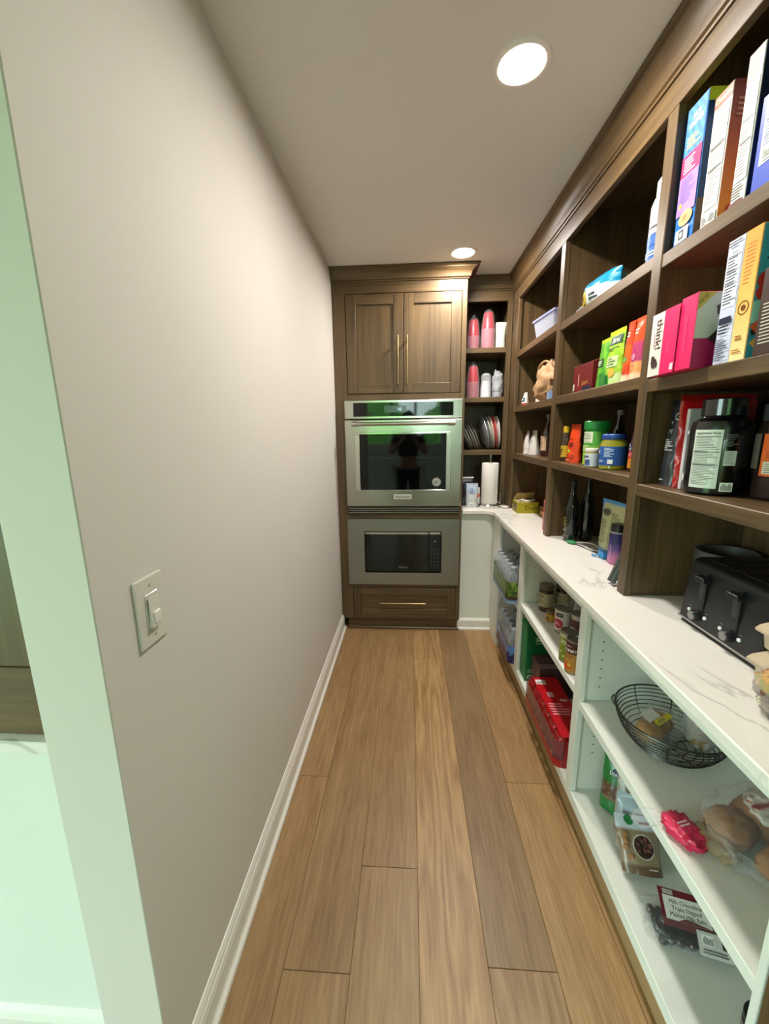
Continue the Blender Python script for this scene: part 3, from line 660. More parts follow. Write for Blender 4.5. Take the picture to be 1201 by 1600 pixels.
R = f['R']; panel(R, 0, 0, .19, .066, '#97104a'); poly(R, [(.002, .166), (.04, .166), (.002, .128)], '#a8952e'); text(R, 'NEW!', .013, .152, .011, '#4a3c10', PI/4); text(R, 'think!', .092, .13, .042, '#33211f', 0, 1, .03); text(R, 'CRISPY', .09, .103, .017, '#5f4a45'); fine(R, .075, .088, .12, .095, 1, '#8a7b70')
poly(R, [(.03, .064), (.06, .095), (.1, .1), (.14, .085), (.13, .05), (.07, .04)], '#2f1b16', 'printed_brownie'); ring(R, .075, .028, .017, .0018, '#c9a8b4'); text(R, '15g', .075, .03, .014, '#e0c8d0', 0, 1, .03)
t, f = acarton('snack_carton', 'pale lavender carton with a long facts panel beside the orange one', 'box', .70, .967, 1.013, Z, .256, .185, {'F': '#cfd2ea', 'R': '#4e7d90', 'T': '#b9bcd6'})
F = f['F']; facts(F, .004, .118, .042, .236, 'Nutrition', 16, '#dde0ee', '#3a3d4a'); fine(F, .004, .24, .042, .252, 2, '#50535f'); panel(F, .006, .084, .04, .098, '#20233f'); fine(F, .008, .062, .036, .082, 3, '#30333f'); fine(F, .004, .006, .042, .054, 10, '#5a5d70')
t, f = acarton('snack_carton', 'orange and yellow carton with a teal illustrated front', 'box', .70, .924, .965, Z, .256, .185, {'F': '#f39a22', 'R': '#3f93a6', 'T': '#d98414'})
F = f['F']; panel(F, .0005, .0, .0405, .2555, lambda u, v: [(.93, .30+.42*(1-v)**1.4, .02+.35*(1-v)**2.2)][0], nu=1, nv=12); fine(F, .008, .15, .032, .232, 11, '#c46a12', fill=.35); ring(F, .020, .105, .014, .002, '#6e3c14'); disc(F, .02, .105, .006, '#6e3c14'); fine(F, .01, .04, .032, .052, 2, '#a86a20'); fine(F, .006, .014, .034, .024, 2, '#b87c30')
R = f['R']; text(R, 'P', .022, .225, .036, '#14333a', 0, 1, .03); text(R, 'S', .02, .198, .03, '#14333a'); text(R, 'PR', .03, .172, .013, '#dff0ee'); disc(R, .02, .150, .018, '#c2352c'); disc(R, .016, .126, .014, '#c8342c'); poly(R, [(.0, .11), (.03, .118), (.05, .10), (.05, .075), (.0, .068)], '#9bd1c0'); ring(R, .028, .096, .009, .003, '#15302c'); poly(R, [(.002, .055), (.045, .078), (.05, .07), (.006, .045)], '#3b1a14')
for a, b, c in ((.012, .062, '#e2602c'), (.03, .05, '#d83a2c'), (.04, .03, '#e39a2c'), (.015, .03, '#f0b23c'), (.03, .014, '#d8602c')): poly(R, [(a-.012, b), (a, b+.012), (a+.012, b), (a, b-.012)], c)
text(R, 'NET WT', .03, .008, .008, '#cfe0dc')
t, f = acarton('snack_carton', 'dark brown carton with white fine print at the frame edge', 'box', .70, .80, .905, Z, .165, .15, {'F': '#3a241c', 'T': '#2b1a14'})
F = f['F']; fine(F, .01, .02, .05, .1, 12, '#c9beb2', fill=.35); fine(F, .02, .12, .06, .14, 1, '#d8cfc4')

# ---- nearest bay, third shelf
Z = SHZ[0][2]+.0005
def solid(c): return lambda u, v, s: c
t, f = pouch('powder_pouch', 'black stand-up powder pouch with white lettering beside the divider', 'pouch', (.775, 1.224, Z), A, .064, .245, .05, lambda u, v, s: '#2b2f36' if v < .93 else '#16181c', wr=.005, seed=3)
text(f, 'G', .012, .197, .03, '#cfd3d6'); text(f, 'SPI', -.006, .18, .011, '#d5d8da'); text(f, 'AM', -.006, .155, .02, '#d5d8da'); fine(f, -.02, .1, .02, .135, 6, '#aeb3b8'); fine(f, -.02, .012, .02, .02, 1, '#8d9196')
t, f = pouch('snack_bag', 'large glossy red bag standing behind the black supplement tub', 'bag', (.84, 1.168, Z), 0, .20, .253, .045, lambda u, v, s: '#c11318' if v < .92 else '#8e0d11', wr=.006, seed=5)
panel(f, -.085, .135, -.045, .195, '#d9cfc9', nu=3, nv=4); text(f, 'C', -.06, .165, .05, '#a31a1e'); panel(f, -.085, .06, -.05, .125, '#7a4a30', nu=3, nv=4)
t, f = carton('slim_carton', 'slim pale lilac carton between red bag and black tub', 'box', (.783, 1.132, Z), 0, .085, .012, .215, {'F': '#b3a9ae', 'L': '#cfc6ca'})
fine(f['F'], .006, .12, .02, .15, 2, '#5a5258')
# black supplement tub
t = thing('supplement_tub', 'black plastic supplement tub with a long white facts label', 'tub', (.778, 1.062, Z), A+.55)
BP = mat('#0b0b0c', .22, 0, .4, .0)
lat('tub_body', [(.055, 0), (.061, .005), (.062, .02), (.062, .165), (.058, .18), (.045, .188), (.043, .192)], BP, t, 36); lat('lid', [(.043, .192), (.045, .194), (.045, .232), (.042, .235)], mat('#121315', .2, 0, .5, 0), t, 36)
f = cyl(t, .0623, 0); facts(f, -.03, .018, .03, .160, '', 30, '#d6ddd2', '#3c433c')
f.k = 3; text(f, 'Supplement Facts', 0, .152, .0075, '#20241f', 0, .95, .02); barcode(f, .036, .012, .062, .034); panel(f, .036, .075, .06, .11, '#c3cac0', 'small_label', 3); fine(f, .038, .078, .058, .108, 8, '#4a504a', fill=.3); fine(f, .036, .12, .062, .15, 8, '#6a6f6a', fill=.3); disc(f, -.064, .04, .012, '#d5d8d2', 'round_sticker'); panel(f, -.066, .150, -.052, .158, '#c8ccc6', 'small_label')
# clear canister with orange label
t = thing('canister', 'clear jar of brown powder with an orange label, far right', 'jar', (.86, .965, Z), A+.22)
lat('jar_contents', [(.050, .004), (.052, .008), (.052, .09), (.03, .094)], mat('#2a120c', .6, 0, 0, .2), t); lat('jar_body', [(.054, 0), (.056, .006), (.056, .16), (.05, .175), (.048, .178)], filmmat('jar_plastic', '#3a2a26', .22, .06, .05), t, 32)
lat('lid', [(.05, .178), (.052, .18), (.052, .215), (.049, .217)], mat('#3c3c3e', .35), t, 32)
f = cyl(t, .0566); panel(f, -.012, .055, .075, .15, '#e0601a', 'paper_label', 8); barcode(f, .012, .118, .045, .146); facts(f, -.005, .06, .06, .088, '', 5, '#d9d2c0', '#5a4a38'); panel(f, -.06, .07, -.016, .15, '#5e564e', 'paper_label', 5); fine(f, .0, .095, .06, .112, 3, '#b8480f')
t, f = acarton('spice_packet', 'small yellow packet at the shelf front near the right edge', 'packet', .702, .70, .772, Z, .045, .03, {'F': '#e2c51e'})

# ---- nearest bay, countertop
Z = CT+.0005
t = thing('canister', 'dark marbled grey crock behind the toaster', 'crock', (.937, 1.182, Z)); CRK = mat('#4c4b4a', .5, 0, 0, .45, 30)
mb = MB(); n = 36; pr = [(.076, 0), (.078, .006), (.078, .172), (.076, .176), (.070, .176), (.068, .17), (.068, .012), (0.001, .01)]
obj('crock_wall', MB().lathe(pr, n), CRK, t, smooth=.6); lat('crock_base', [(.074, .0), (.072, .011)], CRK, t)
# toaster: four slots, two levers, two dials
t = thing('toaster', 'black four-slice toaster with two levers and dials on the counter', 'toaster', (.892, .970, Z), A)
BK = mat('#1b1d1f', .36, .35, .1, .03); W, D, H = .262, .25, .185
pts = [(-.5*D, .012), (.5*D, .012), (.5*D, H-.03), (.44*D, H-.008), (.38*D, H), (-.36*D, H), (-.42*D, H-.006), (-.45*D, H-.02)]
obj('toaster_body', MB().prism(pts, (-W/2, W/2), lambda p, q, s: (s, p, q)), BK, t, bev=.006, seg=3)
obj('base', MB().box(-W/2+.006, W/2-.006, -D/2+.006, D/2-.006, 0, .013), mat('#0d0d0d', .5), t); obj('base_trim', MB().box(-W/2-.001, W/2+.001, -D/2-.0015, D/2, .012, .017), mat('#a9a9a6', .3, .9), t)
def fy(z): return -.5*D+(.05*D)*max(0, (z-.012)/(H-.03))   # front face leans back slightly
for x in (-.065, .045):
    s = obj('lever_slot', MB().box(x+.012-.003, x+.012+.003, fy(.06)-.0015, fy(.1)+.008, .055, .158), mat('#020202', .6), t)
    lv = obj('lever', MB().box(x-.016, x+.020, fy(.14)-.022, fy(.14)+.004, .138, .150), mat('#232425', .3, .5), t, bev=.002)
    obj('slot_panel', MB().box(x-.012, x+.005, fy(.1)-.001, fy(.1)+.006, .062, .13), mat('#202122', .45), t)
    k = lat('dial', [(.014, 0), (.0145, .004), (.013, .013), (.0118, .015)], mat('#1f1f20', .35), t, 24); k.location = (x-.002, fy(.04), .040); k.rotation_euler = (PI/2, 0, 0)
    c = lat('dial_cap', [(.0115, .0), (.0105, .003)], mat('#8e8e8c', .3, .8), k, 24); c.location = (0, 0, .0145)
    for q in (-.031, .027):
        b = lat('button', [(.005, 0), (.0048, .003), (.003, .0045)], mat('#d7dad8', .3, .2), t, 14); b.location = (x+q, fy(.045), .045); b.rotation_euler = (PI/2, 0, 0)
        obj('button_mark', MB().box(x+q-.004, x+q+.004, fy(.06)-.001, fy(.06)+.002, .056, .0568), mat('#8b8b88'), t)
for x in (-.085, -.04, .025, .07): obj('bread_slot', MB().box(x-.012, x+.012, -.33*D, .36*D, H-.004, H+.0008), mat('#050505', .7), t)
obj('top_trim', MB().box(-W*.44, W*.44, -.34*D, -.335*D, H-.002, H+.002), mat('#55524c', .3, 1), t)
# egg cartons
EGG = mat('#b8a48a', .9, 0, 0, .08, 120, .3)
def egg_carton(label, x, y, z, rz):
    t = thing('egg_carton', label, 'egg carton', (x, y, z), rz, 'stacked pulp egg cartons'); L, Wd = .28, .105
    for i in range(6):
        for s in (-1, 1):
            b = lat('egg_cup', [(.014, 0), (.017, .002), (.0225, .034), (.0225, .036)], EGG, t, 12); b.location = (-L/2+.0245+.0462*i, s*.0245, 0)
    obj('tray_rim', MB().box(-L/2, L/2, -Wd/2, Wd/2, .034, .039), EGG, t, bev=.002)
    pr = [(-Wd/2, .039), (Wd/2, .039), (Wd/2-.006, .05), (Wd/2-.022, .068), (-Wd/2+.022, .068), (-Wd/2+.006, .05)]
    mb = MB(); n = len(pr); rings = [(-L/2, 1, 0), (-L/2+.006, .93, .011), (-L/2+.022, .80, .029), (L/2-.022, .80, .029), (L/2-.006, .93, .011), (L/2, 1, 0)]
    ys = [(-Wd/2, 0), (-Wd/2+.006, .011), (-Wd/2+.024, .029), (Wd/2-.024, .029), (Wd/2-.006, .011), (Wd/2, 0)]
    xs = [(-L/2, 0), (-L/2+.006, .011), (-L/2+.024, .029), (-.006, .029), (0, .024), (.006, .029), (L/2-.024, .029), (L/2-.006, .011), (L/2, 0)]
    vs = [(x_, y_, .039+min(a, b)) for x_, a in xs for y_, b in ys]; m_ = len(ys)
    mb.add(vs, [(i*m_+j, (i+1)*m_+j, (i+1)*m_+j+1, i*m_+j+1) for i in range(len(xs)-1) for j in range(m_-1)])
    obj('lid', mb, EGG, t, smooth=.9); obj('lid_flap', MB().box(-.05, .05, -Wd/2-.003, -Wd/2, .026, .042), EGG, t)
    return t
egg_carton('grey pulp egg carton resting directly on the counter', .790, .698, Z, A)
egg_carton('pulp egg carton on top of the other egg carton', .797, .698, Z+.0695, A)
# bread in a golden printed bag
t = thing('bread_loaf', 'sliced seed bread loaf in a golden printed bag on the counter', 'bread', (.698, .654, Z), A)
def breadcol(u, v):
    q = noise.noise(Vector((u*40, v*30, 1)))
    if v > .62: return '#c9921c' if q > -.1 else '#7a2c14'
    if v > .52: return '#7f8a2a' if q > 0 else '#b98a2a'
    return '#4a2a20' if q > .1 else ('#8a6a5c' if q > -.3 else '#6b4436')
blob('printed_bag', (.09, .043, .046), PRINT, t, 4, .10, 5, 56, 30, 2.8, breadcol, (0, 0, .046))
f = Fr(t, lambda a, b, c: Vector((a, -.044*max(.02, 1-abs(a/.09)**2.8-abs((b-.046)/.046)**2.8)**(1/2.8)-.006-c, b))); text(f, 'GE', -.05, .033, .02, '#d8d4b8', 0, 1, .02)
blob('clear_wrap', (.095, .046, .049), FILM, t, 6, .12, 6, 36, 20, 2.6, None, (0, 0, .049))

# ================================================================== MIDDLE BAY
Z = SHZ[1][0]+.0005
t = thing('supplement_bottle', 'white supplement bottle with blue label on the top shelf', 'bottle', (.775, 1.378, Z), A+.5); WP = mat('#dcdad6', .35, 0, .2, .01)
lat('bottle_body', [(.048, 0), (.052, .006), (.052, .165), (.046, .185), (.038, .192)], WP, t, 32); lat('cap', [(.040, .192), (.042, .195), (.042, .232), (.038, .238)], mat('#e6e4e0', .3), t, 32)
f = cyl(t, .0523); panel(f, -.1, .012, .1, .062, '#2d5aa8', 'paper_label', 16); panel(f, -.1, .075, .1, .086, '#27508f', 'paper_label', 16); fine(f, -.045, .1, .03, .11, 1, '#4a4a4e'); disc(f, -.03, .065, .015, '#2d5aa8'); disc(f, -.01, .066, .012, '#2d5aa8'); fine(f, -.05, .024, .04, .04, 2, '#c4d0e4'); ring(f, 0, .14, .008, .001, '#8a8a8c')
t, f = pouch('paper_towel_pack', 'blue and white paper towel pack with a yellow 4 badge', 'pack', (.79, 1.815, Z), A+.04, .26, .118, .12, lambda u, v, s: '#1c93bf' if v > .55+.10*math.sin(u*3) else '#cfe0e2', pillow=.25, wr=.007, seed=8)
for q in range(2): pass
panel(f, -.075, .02, -.025, .078, '#c9a91c', 'badge', 6, 6); text(f, '4', -.05, .054, .035, '#2b2a12', 0, 1, .02); fine(f, -.066, .026, -.034, .034, 1, '#2b2a12'); fine(f, .005, .03, .075, .06, 2, '#2d3a40')
blob('torn_end', (.03, .035, .028), FILM2, t, 3, .35, 6, 20, 12, 2, None, (-.15, 0, .029))
Z = SHZ[1][1]+.0005
t, f = acarton('coffee_bag', 'dark red coffee brick bag at left of the middle shelf', 'coffee', .725, 1.70, 1.885, Z, .112, .09, {'F': '#6e1418', 'T': '#5a0f13', 'R': '#57090d'})
F = f['F']; fine(F, .05, .025, .066, .1, 1, '#b98a7c', vert=True); text(F, 'Global', .12, .035, .022, '#c79a3c', .08); panel(F, .10, .003, .18, .022, '#1c1f3a'); panel(F, .006, .012, .022, .04, '#c9c2b8')
obj('folded_top', MB().prism([(-.05, .1125), (.05, .1125), (.02, .123), (-.02, .123)], (-.09, .09), lambda p, q, s: (s, p*.8, q)), mat('#63121a', .4), t, bev=.003)
t, f = pouch('snack_pouch', 'crumpled clear bag behind the red coffee bag', 'bag', (.848, 1.72, Z), A, .16, .19, .04, solid('#6d7078'), wr=.012, matl=FILM2, seed=9)
GP = 'upright snack pouches in a row'
def greenp(u, v, s):
    if v > .95: return '#b8c832'
    if v < .28: return '#2c7a2a' if abs(u-.35) > .2 else '#4f9a34'
    return '#3f9a2c' if (u+v) % .5 < .22 else '#6db52e'
t, f = pouch('snack_pouch', 'narrow dark green snack pouch left of the lime one', 'pouch', (.742, 1.635, Z), A, .082, .178, .04, greenp, GP, seed=11)
panel(f, -.025, .075, .02, .105, '#20471c', nu=4, nv=3); fine(f, -.02, .08, .016, .1, 3, '#cfd8c0')
def limep(u, v, s):
    if v > .93: return '#c3d62a'
    if v < .22: return '#3f9d3c' if u < .6 else '#b7d08a'
    return '#8dbf2c' if (u*2+v*3) % 1 < .6 else '#a9cf3c'
t, f = pouch('snack_pouch', 'lime green snack pouch with a dark green banner', 'pouch', (.73, 1.532, Z), A, .105, .186, .045, limep, GP, seed=12)
panel(f, -.03, .135, .048, .165, '#1d3f22', nu=8, nv=3); text(f, 'Benni', .008, .15, .024, '#e9ecd8', 0, .85, .02); fine(f, -.03, .115, .04, .128, 2, '#3f6a1e'); panel(f, -.02, .06, .042, .095, '#c4d8a0', nu=6, nv=3); fine(f, -.015, .064, .036, .092, 3, '#4a6a34'); disc(f, .02, .04, .015, '#d3a23c'); panel(f, -.035, .01, -.0, .035, '#1f6e2e', nu=4, nv=3)
for i, (x, y, w, h, c1, c2, lab) in enumerate(((.735, 1.452, .04, .192, '#d8401a', '#e8651e', 'slim orange-red snack pouch beside the lime pouch'), (.74, 1.408, .06, .194, '#e04a1c', '#b23a6a', 'orange snack pouch with a pink middle stripe'), (.752, 1.352, .062, .202, '#c4241c', '#b23060', 'red snack pouch with round badges next to the divider'), (.83, 1.345, .08, .215, '#a81a18', '#8a1814', 'tall red pouch tucked behind the others by the divider'))):
    def pp(u, v, s, a=c1, b=c2): return '#e9c9a8' if v < .1 else (b if .3 < v < .6 else ('#e0a05c' if v < .3 and i else a))
    t, f = pouch('snack_pouch', lab, 'pouch', (x, y, Z), A, w, h, .035, pp, GP, seed=14+i)
    if i < 3:
        fine(f, -w*.3, h*.74, w*.32, h*.84, 2, '#f3dfc8'); ring(f, 0, h*.2, .011, .0025, ('#c04a2c', '#c04a6a', '#7a2c6a')[i]); disc(f, 0, h*.38, .010, '#5d8a2c' if i != 1 else '#d87a9c')
Z = SHZ[1][2]+.0005
t, f = jar('condiment_jar', 'small dark jar with yellow label and yellow cap', 'jar', (.752, 1.985, Z), .022, .165, '#3a2a18', .7, '#d9b51e', lid_h=.03, lab='#c4a024', labz=(.12, .45)); fine(f, -.02, .01, .02, .04, 3, '#3a2a18')
t, f = pouch('spice_bag', 'bright orange-red spice bag with rooster badges', 'bag', (.758, 1.895, Z), A, .105, .172, .05, lambda u, v, s: '#e04414' if v < .93 else '#c22f10', wr=.006, seed=20)
panel(f, -.02, .07, .03, .09, '#7a1c14', nu=4, nv=2); fine(f, -.02, .1, .02, .11, 1, '#8a1c10'); disc(f, -.01, .05, .009, '#8fae2c'); ring(f, -.01, .026, .011, .0035, '#3c1c14'); ring(f, .03, .026, .009, .003, '#5c2c1c'); fine(f, -.03, .008, .03, .014, 1, '#f0c8a0')
t = thing('drink_tub', 'green tub with a bright green lid and pale label', 'tub', (.775, 1.722, Z), A+.4)
lat('tub_body', [(.042, 0), (.046, .006), (.046, .14), (.042, .148)], mat('#2f8f3a', .35), t, 32); lat('lid', [(.048, .146), (.050, .15), (.050, .178), (.047, .182)], mat('#1f8a3c', .3, 0, .2), t, 32)
f = cyl(t, .0463); panel(f, -.05, .004, .05, .14, lambda u, v: '#8fbf3c' if v < .55 else '#4f9f3a', 'paper_label', 12, 10); facts(f, -.035, .095, .02, .138, '', 7, '#dfe6d0', '#3f5a34'); fine(f, -.04, .06, .03, .085, 3, '#c9dc9a')
t, f = jar('dip_jar', 'small jar with white and navy label in front of the green tub', 'jar', (.722, 1.632, Z), .0255, .075, '#b8a878', .98, '#d8d4c8', lid_h=.012, lab='#c9d2dc', labz=(.08, .72)); text(f, 'Simple', 0, .038, .014, '#1f2a4a', 0, 1, .03); panel(f, -.02, .004, .002, .024, '#d8b82c', nu=4); panel(f, .004, .004, .024, .026, '#33508c', nu=4); fine(f, -.02, .028, .022, .03, 1, '#1f2a4a')
t, f = jar('pickle_jar', 'wide pickle jar with blue label and blue lid', 'jar', (.758, 1.542, Z), .045, .13, '#8a8a24', .93, '#2a4f9c', lid_h=.018, lab='#1f56a0', labz=(.13, .66), metal=.2); f.k = 0
text(f, 'Vlasic', -.022, .05, .024, '#e8ecf0', 0, .8, .02); poly(f, [(-.055, .018), (-.012, .018), (-.008, .036), (-.055, .036)], '#1f7a3c'); disc(f, -.025, .066, .009, '#e3c22c'); fine(f, .02, .03, .055, .065, 7, '#b8cbe0'); panel(f, .035, .006, .052, .022, '#e2e6ea', 'barcode_label', 3); fine(f, .0, .012, .03, .02, 2, '#c9d4e4')
GL = mat('#0d120c', .06, 0, .5, 0)
t = bottle('oil_bottle', 'thin dark bottle with grey stopper behind the green tub', 'bottle', (.90, 1.80, Z), [(.03, 0), (.033, .005), (.033, .12), (.013, .17), (.011, .205)], GL, [('stopper', [(.012, .205), (.013, .208), (.013, .226), (.01, .228)], mat('#77776f', .4))])
t = bottle('sauce_bottle', 'tall thin dark sauce bottle behind the pickle jar', 'bottle', (.90, 1.605, Z), [(.03, 0), (.033, .005), (.033, .13), (.014, .17), (.012, .21)], GL, [('cap', [(.013, .21), (.014, .212), (.014, .232), (.012, .234)], mat('#23261f', .4))])
t = bottle('sauce_bottle', 'red chilli sauce bottle with navy and orange label', 'bottle', (.797, 1.450, Z), [(.024, 0), (.027, .006), (.027, .10), (.024, .125), (.014, .155), (.013, .17)], mat('#4a1210', .12, 0, .5), [('cap', [(.015, .17), (.016, .172), (.015, .195), (.012, .197)], mat('#8f1a1c', .35))])
f = cyl(t, .0273); panel(f, -.04, .07, .04, .10, '#1d2450', 'paper_label', 10); text(f, 'LA\nKAY', -.006, .085, .013, '#e3d8c8', 0, 1, .02); panel(f, -.04, .046, .04, .07, '#c4242c', 'paper_label', 10); panel(f, -.04, .012, .04, .046, lambda u, v: '#e2a02c' if int(u*12+v*5) % 2 else '#b9541c', 'paper_label', 12, 5); text(f, 'HOT', -.006, .058, .014, '#f0d8d0')
t = bottle('sauce_bottle', 'small sauce bottle with green cap behind the red chilli sauce', 'bottle', (.87, 1.44, Z), [(.026, 0), (.028, .005), (.028, .10), (.012, .14), (.011, .165)], mat('#3a1510', .12, 0, .5), [('cap', [(.013, .165), (.013, .188), (.010, .19)], mat('#2f7a34', .35))])
# ---- middle bay, countertop
Z = CT+.0005
for i, (x, y, h) in enumerate(((.785, 1.935, .295), (.862, 1.945, .305))):
    t = bottle('olive_oil_bottle', ('dark glass olive oil bottle with gold print near the divider', 'second dark glass bottle, set deeper behind the first')[i], 'bottle', (x, y, Z), [(.029, 0), (.032, .006), (.032, h*.55), (.027, h*.64), (.015, h*.76), (.0135, h*.93)], DARKGLASS, [('cap', [(.0155, h*.9), (.0155, h), (.013, h+.003)], mat('#15140f', .35))], 'dark oil bottles on the counter')
    if i == 0: f = cyl(t, .0323, 0, .4); fine(f, -.018, .075, .014, .12, 6, '#8c8a44', fill=.4); fine(f, -.014, .05, .012, .062, 2, '#9a9678'); panel(f, -.022, .028, .02, .031, '#8f8a70', 'printed_panel', 5); fine(f, -.014, .012, .012, .02, 1, '#8a866a')
t = thing('paper_scrap', 'small crumpled green wrapper at the counter edge', 'wrapper', (.775, 1.885, Z)); blob('crumpled_foil', (.022, .03, .006), mat('#3f8a5c', .4), t, 2, .4, 5, 18, 8, 2, None, (0, 0, .006))
t = thing('charging_cable', 'black and white charging cable lying on the counter', 'cable', (.80, 1.80, Z))
def crv(pts, n=10):
    P = [Vector(p) for p in pts]; out = []
    for i in range(len(P)-1):
        a = P[max(0, i-1)]; b = P[i]; c = P[i+1]; d = P[min(len(P)-1, i+2)]
        for k in range(n):
            s = k/n; out.append(.5*((2*b)+(c-a)*s+(2*a-5*b+4*c-d)*s*s+(3*b-a-3*c+d)*s**3))
    return out+[P[-1]]
obj('black_cord', MB().tube(crv([(-.03, .075, .003), (-.012, .04, .003), (.005, -.02, .003), (.025, -.09, .003), (.05, -.13, .012), (.07, -.10, .02)]), .0022, 6), mat('#181a1c', .5), t, smooth=True)
obj('white_cord', MB().tube(crv([(-.02, .07, .0035), (.02, .06, .01), (.05, .02, .012), (.045, -.05, .006), (.015, -.055, .006), (.0, .0, .006)]), .003, 6), mat('#d9d6d4', .4), t, smooth=True)
t = thing('power_adapter', 'sky blue plug adapter at the end of the cable', 'adapter', (.822, 1.657, Z)); obj('adapter_body', MB().box(-.02, .02, -.022, .022, 0, .03), mat('#3f95d6', .4), t, bev=.006, seg=3); obj('cable_tail', MB().tube(crv([(-.018, .0, .015), (-.032, .012, .008), (-.038, .03, .004)]), .004, 6), mat('#3f95d6', .4), t, smooth=True)
t, f = pouch('nut_pouch', 'pale yellow and blue pouch turned to show its back label', 'pouch', (.868, 1.71, Z), A+.1, .165, .235, .05, lambda u, v, s: '#4f93c4' if (u < .1 or v > .93) else ('#bdbf8c' if v > .12 else '#6aa6cc'), seed=25, wr=.004)
panel(f, -.062, .04, .0, .15, '#b4b68a', nu=5, nv=6); fine(f, -.058, .045, -.004, .148, 16, '#4a4a38', fill=.35); fine(f, .01, .03, .07, .185, 22, '#4f4f3c', fill=.35); disc(f, -.03, .182, .03, '#5c5f52', ry=.016); fine(f, -.05, .176, -.01, .19, 2, '#2f3230')
t = thing('vitamin_bottle', 'purple to pink bottle with a black cap by the divider', 'bottle', (.835, 1.592, Z), A)
mb = MB(); pr = [(.028, 0), (.031, .004), (.031, .03), (.031, .06), (.031, .09), (.031, .118), (.028, .126)]; mb.lathe(pr, 28)
cs = [lin('#c87aa8') if v[2] < .035 else (lin('#6a4a94') if v[2] < .07 else lin('#2f2a66')) for v in mb.v]
obj('bottle_body', mb, PRINTM, t, smooth=.6, cols=cs); lat('collar', [(.029, .1255), (.029, .132)], mat('#9a98a8', .4), t); lat('cap', [(.0285, .132), (.0285, .158), (.026, .161)], mat('#141416', .4), t)
f = cyl(t, .0313); fine(f, -.014, .06, -.004, .09, 1, '#dcd6e6', vert=True); fine(f, .006, .02, .014, .1, 2, '#b8a8cc', vert=True)
# folded cooling rack leaning on the divider
t = thing('folding_rack', 'dark grey perforated folding tool leaning against the divider', 'rack', (.703, 1.332, Z), 0)
RK = mat('#4e5450', .5, .2)
for s, dy in ((0, 0), (1, .022)):
    mb = MB().tube(crv([(.0, .012+dy, .010), (.018, .012+dy, .06), (.045, .006+dy, .15), (.07, .0+dy, .235)]), .0085, 8); obj('rail', mb, RK, t, smooth=.6)
    for k in range(9):
        q = k/8; obj('rung', MB().tube([(.004+.056*q, .011+dy-.01*q, .022+.19*q), (.032+.056*q, .014+dy-.01*q, .02+.19*q)], .0028, 6), mat('#20221f', .5), t)

# ================================================================== FAR BAY
Z = SHZ[2][0]+.0005
t = thing('storage_box', 'clear plastic storage box with a periwinkle lid on the far top shelf', 'container', (.79, 2.34, Z), A+.1)
def tub(w, d, h, tp): return [(-w/2*tp, -d/2*tp, 0), (w/2*tp, -d/2*tp, 0), (w/2*tp, d/2*tp, 0), (-w/2*tp, d/2*tp, 0), (-w/2, -d/2, h), (w/2, -d/2, h), (w/2, d/2, h), (-w/2, d/2, h)]
obj('box_body', MB().add(tub(.26, .15, .09, .86), [(0, 3, 2, 1), (0, 1, 5, 4), (1, 2, 6, 5), (2, 3, 7, 6), (3, 0, 4, 7)]), CLEARPL, t, bev=.01, seg=2)
obj('lid', MB().box(-.138, .138, -.082, .082, .09, .104), filmmat('lid_plastic', '#aab0dc', .6, .25, .1), t, bev=.006, seg=2)
for q in range(2): obj('nested_tray', MB().add(tub(.24, .135, .03, .9), [(0, 3, 2, 1), (0, 1, 5, 4), (1, 2, 6, 5), (2, 3, 7, 6), (3, 0, 4, 7), (4, 5, 6, 7)]), CLEARPL, t, bev=.006).location = (0, 0, .01+.035*q)
obj('folded_sheet', MB().add([(-.15, -.085, .104), (.14, -.08, .104), (.13, .06, .125), (-.1, .05, .118)], [(0, 1, 2, 3)]), FILM2, t)
Z = SHZ[2][1]+.0005
t = thing('paper_bag', 'crumpled brown grocery bag with handles on the far shelf', 'bag', (.79, 2.345, Z), A); BRP = mat('#b08a63', .7, 0, 0, .12, 30, .5)
blob('bag_body', (.185, .07, .105), BRP, t, 7, .30, 3.2, 44, 24, 2.3, None, (0, 0, .105))
obj('bag_handle', MB().tube(crv([(-.10, -.05, .13), (-.06, -.06, .19), (.0, -.05, .215), (.05, -.04, .20), (.09, -.03, .15)]), .006, 6), BRP, t, smooth=True); obj('bag_handle', MB().tube(crv([(-.08, .02, .15), (-.03, .03, .21), (.05, .03, .215), (.1, .02, .15)]), .006, 6), BRP, t, smooth=True)
t, f = carton('tea_carton', 'small blue and red packet lying before the brown bag', 'packet', (.722, 2.155, Z), A-.2, .075, .03, .04, {'F': '#7f9cc4', 'L': '#b8343a', 'T': '#a8bcd8'})
for i, (x, y, w, h, d, c, lab) in enumerate(((.745, 2.70, .06, .085, .03, '#c9c6c0', 'small grey-white packet at the far corner of the shelf'), (.722, 2.615, .075, .075, .035, '#e2ded8', 'white seasoning packet beside the brown bag'), (.80, 2.58, .09, .12, .05, '#d3ccc4', 'white crumpled bag behind the seasoning packets'))):
    t, f = pouch('seasoning_packet', lab, 'packet', (x, y, Z), A, w, h, d, (lambda u, v, s: '#a8352c' if v < .18 else '#d8d5cf') if i < 2 else solid(c), 'white packets on the far shelf', seed=30+i, wr=.008)
    if i == 1: panel(f, -.028, .02, .03, .045, '#3a4666', nu=5, nv=3); fine(f, -.022, .026, .024, .04, 1, '#e6e6ea')
    if i == 0: fine(f, -.02, .02, .02, .06, 4, '#4a6a4a')
Z = SHZ[2][2]+.0005
t, f = pouch('flour_bag', 'red and white bag at the far end of the third shelf', 'bag', (.775, 2.70, Z), A-.1, .09, .145, .05, lambda u, v, s: '#b5303a' if (u < .5) else '#d8d4d0', seed=34)
fine(f, -.035, .03, -.005, .12, 5, '#e8c8c8')
